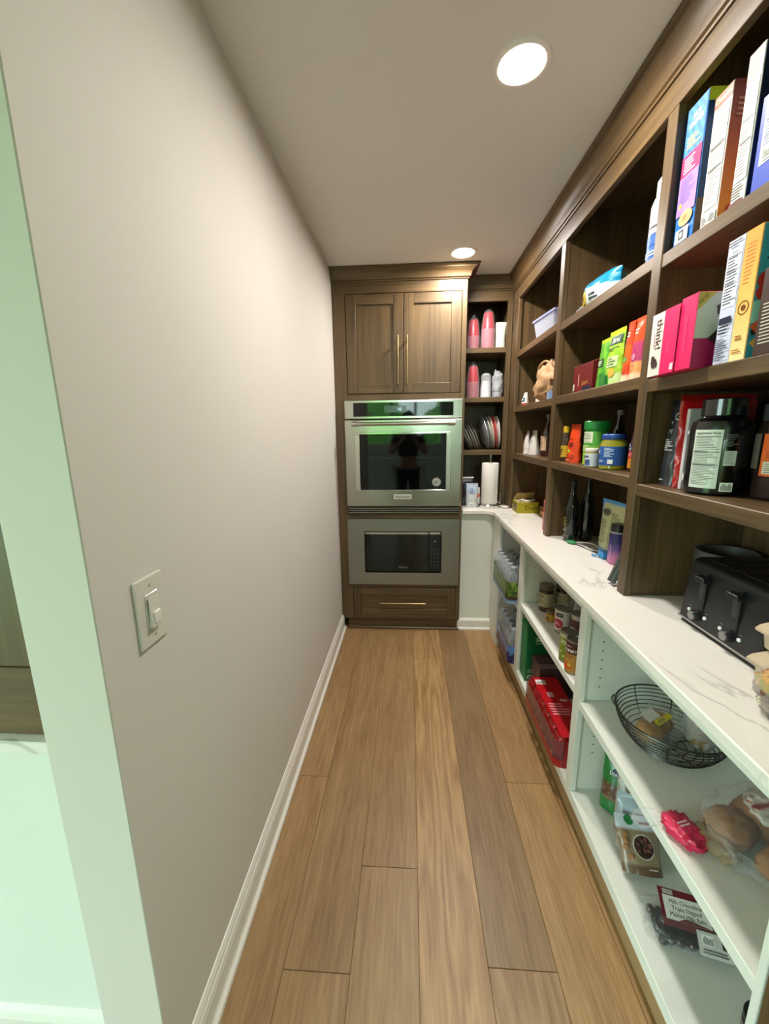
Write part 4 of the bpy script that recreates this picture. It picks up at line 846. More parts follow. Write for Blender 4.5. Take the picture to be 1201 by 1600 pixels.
t, f = pouch('flour_bag', 'white bag with navy edge beside the syrup bottle', 'bag', (.785, 2.585, Z), A-.1, .13, .148, .07, lambda u, v, s: '#26305c' if u < .16 else '#d9d6d0', seed=35); fine(f, -.03, .06, .045, .11, 5, '#8a8a90'); fine(f, -.015, .118, .035, .13, 1, '#4a4f6a')
t = bottle('syrup_bottle', 'amber syrup bottle with a cream label in the far bay', 'bottle', (.80, 2.385, Z), [(.034, 0), (.038, .006), (.038, .115), (.034, .14), (.020, .178), (.014, .195), (.0135, .215)], mat('#3a1a0a', .08, 0, .6), [('cap', [(.0165, .212), (.0165, .238), (.014, .24)], mat('#5a5648', .4))])
f = cyl(t, .0384); panel(f, -.03, .035, .04, .115, '#c9a98c', 'paper_label', 8); fine(f, -.024, .045, .034, .09, 6, '#6a4030'); fine(f, -.018, .096, .028, .105, 1, '#5a2c1c')
Z = CT+.0005
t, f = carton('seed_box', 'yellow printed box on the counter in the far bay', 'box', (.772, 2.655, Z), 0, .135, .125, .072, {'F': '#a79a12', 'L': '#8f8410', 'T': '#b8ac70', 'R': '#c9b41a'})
text(f['F'], 'David', .09, .036, .04, '#3a2c08', 0, .95); fine(f['F'], .05, .06, .12, .065, 1, '#6a5f10'); panel(f['L'], .03, .02, .1, .06, '#5a4a1c'); fine(f['L'], .03, .005, .1, .018, 2, '#8a7f20')
obj('open_flap', MB().add([(-.067, .062, .072), (.067, .062, .072), (.067, .03, .125), (-.05, .035, .12)], [(0, 1, 2, 3)]), mat('#a88f5c', .6), t)
obj('inner_bag', MB().tube(crv([(-.06, -.04, .076), (-.03, -.02, .082), (.0, -.045, .078), (.05, -.03, .083), (.06, .0, .076)]), .007, 6), mat('#c9c2ba', .4), t, smooth=True)
t, f = carton('tea_carton', 'small brown and cream box behind the yellow box', 'box', (.865, 2.50, Z), A, .10, .06, .055, {'F': '#c9a24a', 'T': '#6a4a34', 'L': '#d8cfc4'}); panel(f['F'], .005, .03, .095, .05, '#54382c')
t, f = carton('tea_carton', 'thin pink-red carton peeking out beside the divider stile', 'box', (.785, 2.13, Z), A, .06, .12, .165, {'F': '#b33a4a', 'L': '#c8606c', 'T': '#8a2a34'}); fine(f['F'], .01, .02, .05, .1, 6, '#e0a8a8')
t = thing('berry_sprig', 'dark dried sprigs in a bowl at the counter corner', 'decoration', (.742, 2.751, Z)); t.scale = (.5, .5, .6); lat('bowl', [(.03, 0), (.045, .004), (.062, .035), (.058, .036), (.04, .01)], mat('#1d1a1e', .4), t)
for k in range(12):
    a = k*2.4; r = .012+.004*(k % 5); s = lat('berry', [(.001, -.009), (.008, -.005), (.01, 0), (.008, .005), (.001, .009)], mat('#2a2038' if k % 3 else '#8a86a0', .3), t, 8); s.location = (r*2*math.cos(a), r*2*math.sin(a), .04+.008*(k % 4))
obj('twig', MB().tube(crv([(-.03, -.02, .05), (.0, -.04, .075), (.04, -.08, .06)]), .002, 5), mat('#a8a29a'), t)

# ================================================================== CORNER SHELVES
RED = mat('#b3122a', .35, 0, .1, .03); PINK = mat('#b8707c', .4)
def cups(label, x, y, z, R, n, film_h, group='red cup sleeves'):
    t = thing('cup_sleeve', label, 'cups', (x, y, z), 0, group); h = .012*n
    mb = MB(); pr = []
    for k in range(n): zz = .012*k; pr += [(R, zz), (R, zz+.007), (R*.965, zz+.008), (R*.965, zz+.0115)]
    lat('cup_rims', pr, PINK, t, 20)
    lat('top_cup', [(R*.965, h), (R*.70, h+.105), (R*.68, h+.107)], RED, t, 20)
    mb = MB(); pr = [(R+.004, .0), (R+.005, h*.5), (R+.003, h), (R*.85, h+.09), (R*.55, h+.12), (R*.2, film_h), (.012, film_h+.012)]
    lat('plastic_sleeve', pr, FILM, t, 20)
z1, z2, z3 = (q+.0005 for q in BZ)
cups('red cup sleeve, the shorter one behind the cabinet edge', .452, 3.03, z1, .043, 8, .225); cups('taller red cup sleeve in the middle of the top corner shelf', .548, 3.0, z1, .046, 11, .25); cups('red cup sleeve on the lower corner shelf', .454, 3.0, z2, .043, 9, .235)
t, f = pouch('plate_bag', 'white bag of paper goods on the top corner shelf', 'bag', (.634, 2.99, z1), 0, .07, .175, .06, solid('#d9d6c6'), wr=.006, seed=41); fine(f, -.006, .135, .0, .15, 1, '#3a3830', vert=True)
t = thing('cup_sleeve', 'stack of white foam cups in a clear sleeve', 'cups', (.543, 2.985, z2)); lat('cups_stack', [(.036, 0), (.036, .006), (.034, .01), (.028, .115), (.031, .117)], mat('#e0e2e4', .5), t); lat('plastic_sleeve', [(.039, 0), (.038, .06), (.033, .12), (.034, .15), (.02, .165), (.006, .168)], FILM2, t)
t = thing('cup_sleeve', 'clear plastic cups in crinkled film beside the foam cups', 'cups', (.623, 2.985, z2)); lat('cups_stack', [(.034, 0), (.035, .03), (.032, .034), (.034, .07), (.03, .074), (.03, .11)], CLEARPL, t); blob('crinkled_film', (.037, .04, .09), FILM2, t, 5, .25, 4, 28, 18, 2.4, None, (0, 0, .09)); lat('white_cup', [(.02, .006), (.026, .09)], mat('#d8d8d6'), t)
# plates and pans standing on edge
def platter(name, label, cat, x, y, z, R, th, tilt, m, group, sq=1.0):
    t = thing(name, label, cat, (x, y, z), 0, group, 0, 0)
    pr = [(.001, 0), (R*.72, 0), (R*.92, th*.7), (R, th*.8), (R, th), (R*.9, th*.9), (R*.7, .002), (.001, .0015)]
    o = lat('rim', pr, m, t, 40); o.rotation_euler = (0, PI/2-tilt, 0); o.location = (0, 0, R*math.cos(tilt)); return t
PG = 'plates standing on edge on the third corner shelf'
for k in range(5): platter('paper_plate', ('grey-white paper plate leaning furthest left in the stack', 'paper plate second from the left in the leaning stack', 'paper plate third from the left in the leaning stack', 'paper plate fourth from the left in the leaning stack', 'paper plate nearest the steel pans in the leaning stack')[k], 'plate', .405+.019*k, 3.08+.004*k, z3, .088+.003*k, .016, .42, mat('#b9b4a8' if k % 2 else '#8f8a80', .6), PG)
for k, (c, mt, lab) in enumerate((('#c3c6cc', 1, 'polished steel round tray leaning on the plates'), ('#b5b5b2', 1, 'steel tray behind the polished one'), ('#d3c9b8', 0, 'cream platter between steel trays and printed plate'), ('#c25a54', 0, 'red printed plate at the right of the stack'), ('#d8d4cc', 0, 'white plate against the shelf side'))):
    platter('round_tray', lab, 'tray', .545+.022*k, 3.07, z3, .122, .018, .24-.04*k, mat(c, .38 if mt else .5, .5*mt), PG)
# counter corner
Z = CT+.0005
t, f = pouch('wipes_pouch', 'tall silver-white pouch with blue top beside the paper towels', 'pouch', (.441, 2.815, Z), 0, .085, .172, .05, lambda u, v, s: '#c4c6c6' if v < .6 else '#b3c2d2', seed=45, wr=.003)
disc(f, -.004, .125, .012, '#3f5f96'); disc(f, -.004, .125, .007, '#b3c2d2'); fine(f, -.02, .098, .02, .112, 3, '#5a7aa8'); barcode(f, -.02, .012, .016, .036)
t, f = carton('small_carton', 'orange and white carton half hidden behind the paper towels', 'box', (.484, 2.893, Z), 0, .05, .03, .13, {'F': '#d8d4ce', 'T': '#b9b5b0'}); disc(f['F'], .032, .075, .016, '#d0542c'); fine(f['F'], .006, .02, .044, .04, 3, '#5a5a5a')
t, f = pouch('dark_pouch', 'dark pouch with a white clip behind the silver pouch', 'pouch', (.412, 2.89, Z), 0, .085, .20, .04, lambda u, v, s: '#23222c' if v < .9 else '#8a8890', seed=47, wr=.008); obj('bag_clip', MB().box(-.03, .05, -.012, .012, .198, .208), mat('#d8d6d0', .4), t, bev=.002)
t = thing('paper_towel_holder', 'steel paper towel holder standing on the counter corner', 'towel holder', (.568, 2.835, Z)); lat('base', [(.078, 0), (.08, .003), (.08, .018), (.074, .024), (.02, .026)], CHROME, t, 40); lat('post', [(.006, .02), (.006, .355), (.009, .357), (.009, .372), (.005, .376)], CHROME, t)
obj('tension_arm', MB().tube(crv([(.072, -.02, .02), (.072, -.02, .10), (.070, -.02, .11)]), .003, 6), CHROME, t)
t = thing('paper_towel_roll', 'white quilted paper towel roll on the steel holder', 'paper towel', (.568, 2.835, Z+.0265)); PT = mat('#e2ddd6', .85, 0, 0, .04, 150, .35)
mb = MB(); n = 40; R = .058; H = .285
pr = [(.02, 0), (R-.002, 0), (R, .003), (R, H-.003), (R-.002, H), (.02, H), (.02, 0)]
vs = [(r*math.cos(2*PI*k/n), r*math.sin(2*PI*k/n), z) for k in range(n) for r, z in pr]; k7 = len(pr)
mb.add(vs, [(i*k7+q, ((i+1) % n)*k7+q, ((i+1) % n)*k7+q+1, i*k7+q+1) for i in range(n) for q in range(k7-1)]); obj('paper_roll', mb, PT, t, smooth=.6)
lat('cardboard_core', [(.0195, .001), (.0195, H-.001)], mat('#a58a68', .8), t); obj('loose_sheet', MB().tube([(R*.7, -R*.74, .002), (R*.7, -R*.74, H-.002)], .002, 5), PT, t)
t = thing('paper_scrap', 'crumpled white paper scrap by the towel holder', 'paper scrap', (.672, 2.79, Z)); blob('crumpled_paper', (.025, .03, .007), mat('#d8d2cc', .7), t, 3, .5, 5, 18, 8, 2, None, (0, 0, .007))

# ================================================================== BASE CABINETS, FAR BAY: BOTTLED WATER
BODY = filmmat('bottle_plastic', '#c8d2da', .22, .05, .1, 30)
def water_pack(label, x0, y0, z, nx, ny, R, H, bandf, band, capc):
    t = thing('water_bottle_pack', label, 'water bottles', (x0+nx*R, y0+ny*R, z), 0, 'shrink-wrapped water bottle packs')
    base = None; cap0 = None
    for i in range(nx):
        for j in range(ny):
            p = (-nx*R+R+2*R*i, -ny*R+R+2*R*j, 0)
            if base is None:
                base = lat('bottle', [(R*.8, .001), (R*.97, .006), (R*.97, H*.35), (R*.92, H*.40), (R*.97, H*.45), (R*.97, H*.66), (R*.8, H*.78), (R*.38, H*.88), (R*.36, H*.92)], BODY, t, 12); base.location = p
                cap0 = lat('cap', [(R*.44, 0), (R*.45, H*.01), (R*.45, H*.08), (R*.4, H*.09)], mat(capc, .4), base, 12); cap0.location = (0, 0, H*.905)
            else:
                o = base.copy(); col.objects.link(o); o.parent = t; o.location = p; c = cap0.copy(); col.objects.link(c); c.parent = o
    # printed shrink band round the pack
    a, b = nx*R+.002, ny*R+.002; per = []
    for sx, sy in ((-1, -1), (1, -1), (1, 1), (-1, 1)):
        for k in range(4):
            an = {(-1, -1): PI, (1, -1): 1.5*PI, (1, 1): 0, (-1, 1): .5*PI}[(sx, sy)]+PI/2*k/3; r = R*.8
            per.append((sx*(a-r)+r*math.cos(an), sy*(b-r)+r*math.sin(an)))
    pts = []
    for i in range(len(per)):
        p, q = per[i], per[(i+1) % len(per)]; L = math.hypot(q[0]-p[0], q[1]-p[1]); n = max(1, int(L/.012))
        pts += [(p[0]+(q[0]-p[0])*k/n, p[1]+(q[1]-p[1])*k/n) for k in range(n)]
    n = len(pts); zs = [band[0]+(band[1]-band[0])*k/10 for k in range(11)]; mb = MB(); cs = []
    for k, zz in enumerate(zs):
        for i, p in enumerate(pts):
            w = 1+.018*noise.noise(Vector((i*.35, k*.6, R*50))); mb.v.append((p[0]*w, p[1]*w, zz)); cs.append(lin(bandf(i/n*40, k/10)))
    for k in range(10):
        for i in range(n): mb.f.append([k*n+i, k*n+(i+1) % n, (k+1)*n+(i+1) % n, (k+1)*n+i]); mb.m.append(0)
    obj('printed_band', mb, PRINT, t, smooth=1.2, cols=cs)
    mb = MB(); prof_ = [(1.0, band[1]), (1.015, H*.8), (.98, H*.97), (.8, H*1.02)]
    for s, zz in prof_:
        for i, p in enumerate(pts): w = s*(1+.02*noise.noise(Vector((i*.5, zz*40, 3)))); mb.v.append((p[0]*w, p[1]*w, zz))
    for k in range(3):
        for i in range(n): mb.f.append([k*n+i, k*n+(i+1) % n, (k+1)*n+(i+1) % n, (k+1)*n+i]); mb.m.append(0)
    obj('shrink_film', mb, FILM, t, smooth=1.2)
def greenband(i, v):
    q = noise.noise(Vector((i*1.9, v*9, 2)))
    if v < .12: return '#7f9cc2'
    if v < .34: return '#3a2a1c' if q < .2 else '#54401f'
    return '#4a6a1e' if q > .1 else ('#6f8a2c' if q > -.15 else '#223a12')
def blueband(i, v): return '#1f1a5c' if v < .55+.12*math.sin(i*5) else '#4f7fc0'
water_pack('water bottle pack with a leafy green wrap on the upper shelf', .533, 2.066, .5055, 4, 6, .0325, .205, greenband, (.002, .125), '#8d979b')
water_pack('water bottle pack with blue and navy wrap on the bottom shelf', .556, 2.066, .1455, 4, 5, .0325, .20, blueband, (.002, .105), '#9a9fae')

# ================================================================== BASE CABINETS, MIDDLE BAY
Z = .5385
for i, (x, y, lab) in enumerate(((.692, 1.930, 'jar of brown sauce with cream label, nearer the aisle'), (.776, 1.940, 'matching cream-labelled sauce jar set further back'))):
    t, f = jar('sauce_jar', lab, 'jar', (x, y, Z), .035, .140, '#4a2e1c', .98, '#5e5744', 'cream-labelled sauce jars', lid_h=.03, lab='#b0a986', labz=(.2, .70), metal=.3, rz=.5); text(f, 'RAO', -.004, .055, .020, '#4a3a24', 0, 1, .02); fine(f, -.02, .012, .02, .04, 4, '#7a6e4c'); lat('neck_band', [(.0345, .108), (.0352, .109), (.0352, .115), (.0345, .116)], mat('#2a1414', .3), t)
t, f = jar('mustard_jar', 'tiny jar with yellow label in front of the sauce jars', 'jar', (.678, 1.812, Z), .022, .055, '#6a4a20', 1.0, '#6a5c3c', lid_h=.012, lab='#c49a1c', labz=(.08, .72), rz=.5); poly(f, [(-.012, .008), (0, .028), (.012, .008)], '#5a3a14'); fine(f, -.012, .004, .014, .012, 2, '#7a2c1c')
CANM = mat('#8f8c86', .3, .9)
def can(label, x, y, R, H, c, rz=.5):
    t = thing('food_can', label, 'can', (x, y, Z), A+rz, 'food cans on the middle shelf')
    lat('can_body', [(R*.97, 0), (R, .002), (R, .005), (R*.985, .007), (R*.985, H-.007), (R, H-.005), (R, H-.001), (R*.95, H), (R*.93, H-.003), (.001, H-.003)], CANM, t, 28)
    n = 28; r = R*.99; mb = MB().add([(r*math.cos(2*PI*i/n), r*math.sin(2*PI*i/n), z) for z in (.007, H-.007) for i in range(n)], [(i, (i+1) % n, n+(i+1) % n, n+i) for i in range(n)])
    obj('paper_label', mb, mat(c, .45), t, smooth=True); return t, cyl(t, r, 0)
t, f = can('white tomato can with a red disc and black brand plate', .697, 1.716, .036, .112, '#d6d0c8'); disc(f, .004, .045, .022, '#a81a30', n=24); fine(f, -.010, .038, .016, .052, 3, '#e0b8bc'); disc(f, -.034, .062, .017, '#c0341c', n=20, ry=.022); panel(f, -.008, .078, .024, .096, '#17171c', 'brand_plate'); fine(f, -.003, .083, .02, .091, 1, '#9a9aa0'); poly(f, [(.0, .01), (.034, .01), (.034, .03)], '#a01c24')
t, f = can('olive green pickle can behind the soup can', .628, 1.474, .033, .127, '#7c8a2c', .35); panel(f, -.04, .104, .04, .12, '#b8b48c', 'label_band', 8); text(f, 'PR', .01, .085, .026, '#d8d8b0', 0, 1, .02)
for q in range(5): disc(f, -.025+.012*q, .03+.008*(q % 3), .006, '#b9b45c')
t, f = can('chunky soup can with brown top label and golden soup picture', .619, 1.398, .030, .133, '#c08a3c', .35); panel(f, -.05, .082, .05, .126, '#4a1718', 'label_band', 12); text(f, 'CHUNKY', .002, .094, .0165, '#e8e2d8', 0, .9, .03); fine(f, -.018, .108, .022, .116, 1, '#c9a8a0'); fine(f, -.03, .062, .03, .078, 2, '#8a5a30'); disc(f, -.002, .032, .022, '#c8641c', n=20, ry=.016); disc(f, -.006, .028, .009, '#d83c1c'); disc(f, .01, .038, .007, '#d8a83c')
t, f = can('dark red sauce can half hidden by the cabinet stile', .742, 1.655, .033, .115, '#4a1a1a'); panel(f, -.045, .09, .045, .108, '#b0a89c', 'label_band', 8); fine(f, -.022, .044, .022, .056, 1, '#c9c0b4')
t, f = can('tall pale can at the back behind the dark red one', .81, 1.80, .03, .125, '#aab0ac')
Z = .1455
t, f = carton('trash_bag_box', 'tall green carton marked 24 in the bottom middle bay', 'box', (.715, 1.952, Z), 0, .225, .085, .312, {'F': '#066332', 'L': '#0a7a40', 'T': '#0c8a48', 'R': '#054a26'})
F = f['F']; text(F, '24', .060, .235, .030, '#cfe6d6', 0, 1, .02); panel(F, .045, .214, .078, .217, '#9cc8ac'); fine(F, .012, .05, .11, .07, 3, '#8fbf9f'); text(F, 'GARD', .062, .022, .034, '#d2e8d8', 0, 1.1, .03)
poly(F, [(.115, .13), (.15, .145), (.17, .185), (.19, .145), (.22, .13), (.19, .115), (.17, .075), (.15, .115)], '#a9b0a8'); panel(F, .0, .0, .004, .31, '#0b8a46')
t = thing('soda_pack', 'shrink-wrapped pack of red soda cans overhanging the bottom shelf', 'soda pack', (.635, 1.565, Z), 0)
SC = mat('#b01018', .28, .3, .3, .02); base = None
for i in range(2):
    for j in range(6):
        p = (-.034+.068*i, -.17+.068*j, 0)
        if base is None:
            base = lat('soda_can', [(.024, 0), (.0325, .008), (.0325, .105), (.027, .118), (.026, .1195)], SC, t, 20); base.location = p; top0 = lat('can_top', [(.0268, .1185), (.0268, .1215), (.024, .1215), (.0235, .119), (.001, .119)], mat('#b8b8b6', .25, 1), base, 20)
        else: o = base.copy(); col.objects.link(o); o.parent = t; o.location = p; c = top0.copy(); col.objects.link(c); c.parent = o
DUSK = filmmat('dusky_film', '#7a5a62', .42, .12, .35, 25)
def rbox(a, b, z0, z1, top, r=.02):
    pts = []
    for sx, sy, an in ((1, 1, 0), (-1, 1, .5*PI), (-1, -1, PI), (1, -1, 1.5*PI)):
        for k in range(5): pts.append((sx*(a-r)+r*math.cos(an+PI/2*k/4), sy*(b-r)+r*math.sin(an+PI/2*k/4)))
    return pts
pts = rbox(.072, .208, 0, 0, 0, .03); n = len(pts); mb = MB(); mb.v = [(p[0], p[1], z) for z in (.03, .118) for p in pts]; mb.f = [[i, (i+1) % n, n+(i+1) % n, n+i] for i in range(n)]; mb.m = [0]*n; obj('shrink_film', mb, DUSK, t, smooth=True)
mb = MB(); mb.v = [(p[0]*1.01, p[1]*1.005, z) for z in (.0005, .036) for p in pts]; mb.f = [[i, (i+1) % n, n+(i+1) % n, n+i] for i in range(n)]; mb.m = [0]*n; obj('cardboard_tray', mb, mat('#a5121c', .4, 0, .3), t, smooth=True)
tp = obj('printed_top', MB().box(-.045, .07, -.195, .195, .122, .126), mat('#b30f1c', .3, 0, .4), t, bev=.003)
f = planar(t, (-.045, -.195, .126), (1, 0, 0), (0, 1, 0), (0, 0, 1)); barcode(f, .006, .33, .05, .365); panel(f, .03, .24, .055, .27, '#d8b8b8'); ring(f, .0425, .255, .009, .003, '#7a1018'); fine(f, .01, .12, .1, .2, 5, '#e08a94'); panel(f, .07, .21, .1, .225, '#c9b0ac')
f = planar(t, (-.07, -.2095, 0), (1, 0, 0), (0, 0, 1), (0, -1, 0)); panel(f, .03, .0, .125, .118, '#a8101c', 'printed_end'); panel(f, .055, .03, .1, .062, '#6f716c', 'grey_label'); panel(f, .052, .03, .055, .062, '#b0a8a2', 'grey_label')
t, f = carton('soda_pack', 'dark brown soda carton with grey stripe behind the red pack', 'soda pack', (.735, 1.840, Z), 0, .20, .128, .158, {'F': '#3a1716', 'T': '#2b1211', 'L': '#5e2724'}); panel(f['T'], .0, .0, .2, .04, '#8e8880'); fine(f['T'], .04, .07, .08, .095, 2, '#8a7a74'); panel(f['F'], .0, .0, .2, .02, '#6a1a1c'); fine(f['L'], .01, .03, .11, .12, 4, '#8a4a44')
obj('film_wrap', MB().box(-.104, .102, -.0655, .0655, .001, .161), DUSK, t, bev=.01, seg=2)

# ================================================================== BASE CABINETS, NEAR BAY
Z = .5135
WIRE = mat('#4a4a46', .35, .8)
t = thing('wire_basket', 'round dark wire basket on the near middle shelf', 'basket', (.768, 1.072, Z)); rr = [(.085, .004), (.098, .012), (.108, .022), (.117, .033), (.124, .044), (.130, .055), (.135, .066), (.139, .077), (.142, .088), (.1445, .099)]
for r, z in rr: obj('wire_ring', MB().tube([(r*math.cos(2*PI*k/36), r*math.sin(2*PI*k/36), z) for k in range(36)], .0016 if z < .09 else .003, 5, True), WIRE, t, smooth=True)
for k in range(8):
    a = 2*PI*k/8+.2; obj('wire_rib', MB().tube([(r*math.cos(a), r*math.sin(a), z) for r, z in [(.0, .0035), (.05, .0035)]+rr], .0018, 5), WIRE, t, smooth=True)
for k in range(3): r = .025+.022*k; obj('wire_ring', MB().tube([(r*math.cos(2*PI*q/24), r*math.sin(2*PI*q/24), .0035) for q in range(24)], .0016, 5, True), WIRE, t, smooth=True)
obj('rim_clip', MB().tube([(-.136, .05, .092), (-.142, .06, .108), (-.128, .075, .108)], .003, 6), WIRE, t)
CRUST = mat('#a87c44', .7, 0, 0, .55, 60, 1.0)
t = thing('bread_bag', 'bag of tan rolls with a yellow tag inside the wire basket', 'bread', (.735, 1.085, Z+.012), .5)
for k, (x, y) in enumerate(((-.03, .0), (.03, .01))): blob('bread_roll', (.042, .034, .03), CRUST, t, 20+k, .15, 3, 22, 12, 2.2, None, (x, y, .032))
blob('clear_bag', (.085, .06, .042), FILM, t, 22, .22, 4, 32, 18, 2.3, None, (0, 0, .043)); f = planar(t, (-.04, -.03, .075), (1, .0, .1), (-.1, .9, .3), (0, -.3, 1)); panel(f, 0, 0, .065, .016, '#d2c41c', 'yellow_tag'); fine(f, .01, .003, .055, .012, 2, '#6a6010'); panel(f, -.015, .018, .035, .05, '#cfcac4', 'white_tag')
t = thing('bread_bag', 'clear bag of brown noodles leaning in the basket', 'pasta', (.84, 1.05, Z+.018), -.4); blob('noodle_nest', (.036, .042, .055), mat('#8a6e40', .7, 0, 0, .5, 90, .8), t, 25, .2, 4, 26, 18, 2.3, None, (0, 0, .056)); blob('clear_bag', (.042, .048, .07), FILM2, t, 26, .2, 4, 26, 18, 2.3, None, (0, 0, .071))
# bread in a printed bag
t = thing('bread_loaf', 'brown bread rolls in a red and white printed bag', 'bread', (.815, .772, Z), .25)
BUN = mat('#8f6136', .75, 0, 0, .5, 60, .8)
for k, (x, y, z, a, b, c) in enumerate(((-.085, .035, .036, .05, .042, .036), (.0, .04, .040, .052, .044, .040), (.085, .035, .038, .05, .044, .038), (-.05, -.05, .030, .055, .036, .030), (.05, -.055, .031, .056, .036, .031))): blob('bread_roll', (a, b, c), BUN, t, 31+k, .14, 3, 26, 14, 2.3, None, (x, y, z))
def bagcol(u, v):
    q = noise.noise(Vector((u*14, v*10, 7))); return '#8a1c1c' if q > .22 else ('#c9bfb2' if q > -.2 else '#a39a8c')
blob('printed_bag_top', (.085, .06, .022), PRINT, t, 33, .2, 4, 48, 24, 2.2, bagcol, (.04, .01, .082)); blob('clear_bag', (.155, .105, .058), FILM, t, 34, .14, 4, 40, 22, 2.5, None, (0, -.01, .059))
blob('bag_tail', (.025, .045, .022), filmmat('tan_film', '#b59a74', .3, .15, .8, 60), t, 35, .4, 5, 26, 14, 2, None, (-.135, .02, .023))
t = thing('candy_bag', 'small hot pink bag lying at the shelf edge', 'bag', (.632, .79, Z), .3); blob('pink_bag', (.034, .045, .016), PRINT, t, 41, .3, 4, 30, 16, 2.3, lambda u, v: '#d8305c' if noise.noise(Vector((u*9, v*8, 2))) > -.15 else '#c00f38', (0, 0, .017)); f = planar(t, (-.02, -.02, .034), (1, 0, 0), (0, 1, 0), (0, 0, 1)); fine(f, .004, .015, .036, .03, 2, '#f4d8de'); blob('clear_tail', (.04, .022, .008), FILM, t, 42, .3, 4, 24, 12, 2.2, None, (-.05, .05, .012))
t, f = pouch('grain_bag', 'pale yellow grain bag at the right frame edge', 'bag', (.725, .605, Z), A+.3, .07, .12, .05, lambda u, v, s: '#c2ab52' if v < .7 else '#3a2a28', seed=52); fine(f, -.02, .06, .02, .08, 2, '#5a4a1c')
# bottom shelf
Z = .1455
def pile(base, specks):
    return lambda u, v, s: specks if noise.noise(Vector((u*22, v*22, 4))) > .05 and .1 < v < .5 else base(u, v)
t, f = pouch('almond_pouch', 'green almond pouch with a blue diamond logo', 'pouch', (.712, 1.178, Z), -.7, .12, .20, .05, lambda u, v, s: ('#5b4034' if noise.noise(Vector((u*30, v*30, 3))) > -.1 else '#8a6a54') if .22 < v < .5 else ('#1d7a34' if v < .92 else '#b8a81c'), seed=61, lean=-.15)
poly(f, [(-.05, .135), (0, .165), (.05, .135), (0, .105)], '#14365e'); text(f, 'BLUE', .0, .147, .013, '#e6ecf2', 0, 1, .02); text(f, 'DIAMOND', .0, .131, .016, '#e6ecf2', 0, .95, .02); fine(f, -.03, .165, .02, .178, 2, '#9ac05c')
t, f = pouch('almond_pouch', 'orange-yellow pouch wedged behind the green almond pouch', 'pouch', (.772, 1.222, Z), -.5, .10, .235, .035, lambda u, v, s: '#b8891c' if v > .3 else '#8a9a2c', seed=62, lean=-.05)
t, f = pouch('nut_pouch', 'grey pouch with a dark logo behind the clear-topped pouch', 'pouch', (.718, 1.098, Z), -.5, .11, .185, .045, lambda u, v, s: '#a8a498' if v > .25 else ('#7a5a4c' if noise.noise(Vector((u*25, v*25, 3))) > 0 else '#9a8474'), seed=63, lean=-.25); poly(f, [(-.012, .125), (0, .145), (.012, .125)], '#2a342c'); fine(f, .005, .122, .045, .14, 2, '#3a403a')
t, f = pouch('nut_pouch', 'pouch with a shiny clear top and brown middle band', 'pouch', (.703, 1.040, Z), -.35, .12, .16, .05, lambda u, v, s: '#a3b4c0' if v > .58 else ('#7a4a22' if v > .32 else '#9a8f80'), seed=64, lean=-.35); disc(f, .03, .115, .014, '#3f6a4c'); fine(f, -.02, .06, .03, .07, 1, '#c9a060')
t, f = pouch('chocolate_nut_pouch', 'brown pouch picturing a bowl of chocolate nuts with green badge', 'pouch', (.682, .972, Z), -.12, .115, .14, .045, lambda u, v, s: '#c4ccd8' if v > .74 else ('#8f7a62' if v > .16 else '#6a5140'), seed=65, lean=-.7)
disc(f, -.02, .127, .013, '#1f7a3c', 'green_badge'); fine(f, .006, .117, .05, .127, 1, '#8a2a4a'); disc(f, .008, .066, .030, '#c9c2b8', 'printed_bowl', 24); disc(f, .008, .066, .027, '#3a221c', 'printed_bowl', 24)
for k in range(14): a = k*2.4; r = .0058*math.sqrt(k); disc(f, .008+r*math.cos(a), .066+r*math.sin(a), .005, ('#5a3428', '#2a1612', '#7a4a3c')[k % 3], 'printed_nut', 8)
for a, b in ((-.04, .09), (-.045, .06), (-.035, .04), (-.043, .075)): disc(f, a, b, .007, '#a0683c', 'printed_nut', 8)
fine(f, .01, .014, .04, .02, 1, '#d8cfc0')
# malted milk balls
t = thing('candy_bag', 'clear bag of dark chocolate malted milk balls with white label', 'candy', (.735, .845, Z), -.1); BALL = mat('#2b1712', .25, 0, .3, .1); b0 = None; rnd = random.Random(9)
for k in range(42):
    x = -.085+.0215*(k % 9)+rnd.uniform(-.003, .003); q = k//9; y = -.035+.022*(q % 4)+rnd.uniform(-.003, .003); z = .0115 if q < 4 else .030
    if q == 4: y = rnd.uniform(-.01, .02); x = -.07+.0215*(k % 9)
    if b0 is None: b0 = lat('chocolate_ball', [(.001, -.0108), (.006, -.009), (.0098, -.0045), (.0108, 0), (.0098, .0045), (.006, .009), (.001, .0108)], BALL, t, 12); o = b0
    else: o = b0.copy(); col.objects.link(o); o.parent = t
    o.location = (x, y, z)
blob('dark_fill', (.095, .042, .013), mat('#1d100d', .5), t, 3, .05, 3, 28, 10, 2.6, None, (0, 0, .014)); blob('clear_bag', (.118, .062, .027), FILM, t, 44, .2, 4, 40, 18, 2.5, None, (0, 0, .028))
lb_ = link('label_card', None, t); lb_.location = (-.075, -.02, .047); lb_.rotation_euler = (.42, 0, -.14)
f = planar(lb_, (0, 0, 0), (1, 0, 0), (0, 1, 0), (0, 0, 1)); obj('card', MB().box(-.004, .11, -.004, .073, -.001, 0), mat('#6a1c28', .4), lb_)
panel(f, .004, .010, .104, .058, '#dcd9d2', 'label_face'); text(f, 'Milk Chocolate\nTriple Dipped\nMalted Milk Balls', .054, .034, .0125, '#26262a', 0, .95); panel(f, .006, .06, .03, .070, '#a8a09c'); poly(f, [(.03, .010), (.05, .018), (.104, .010)], '#6a1c28')
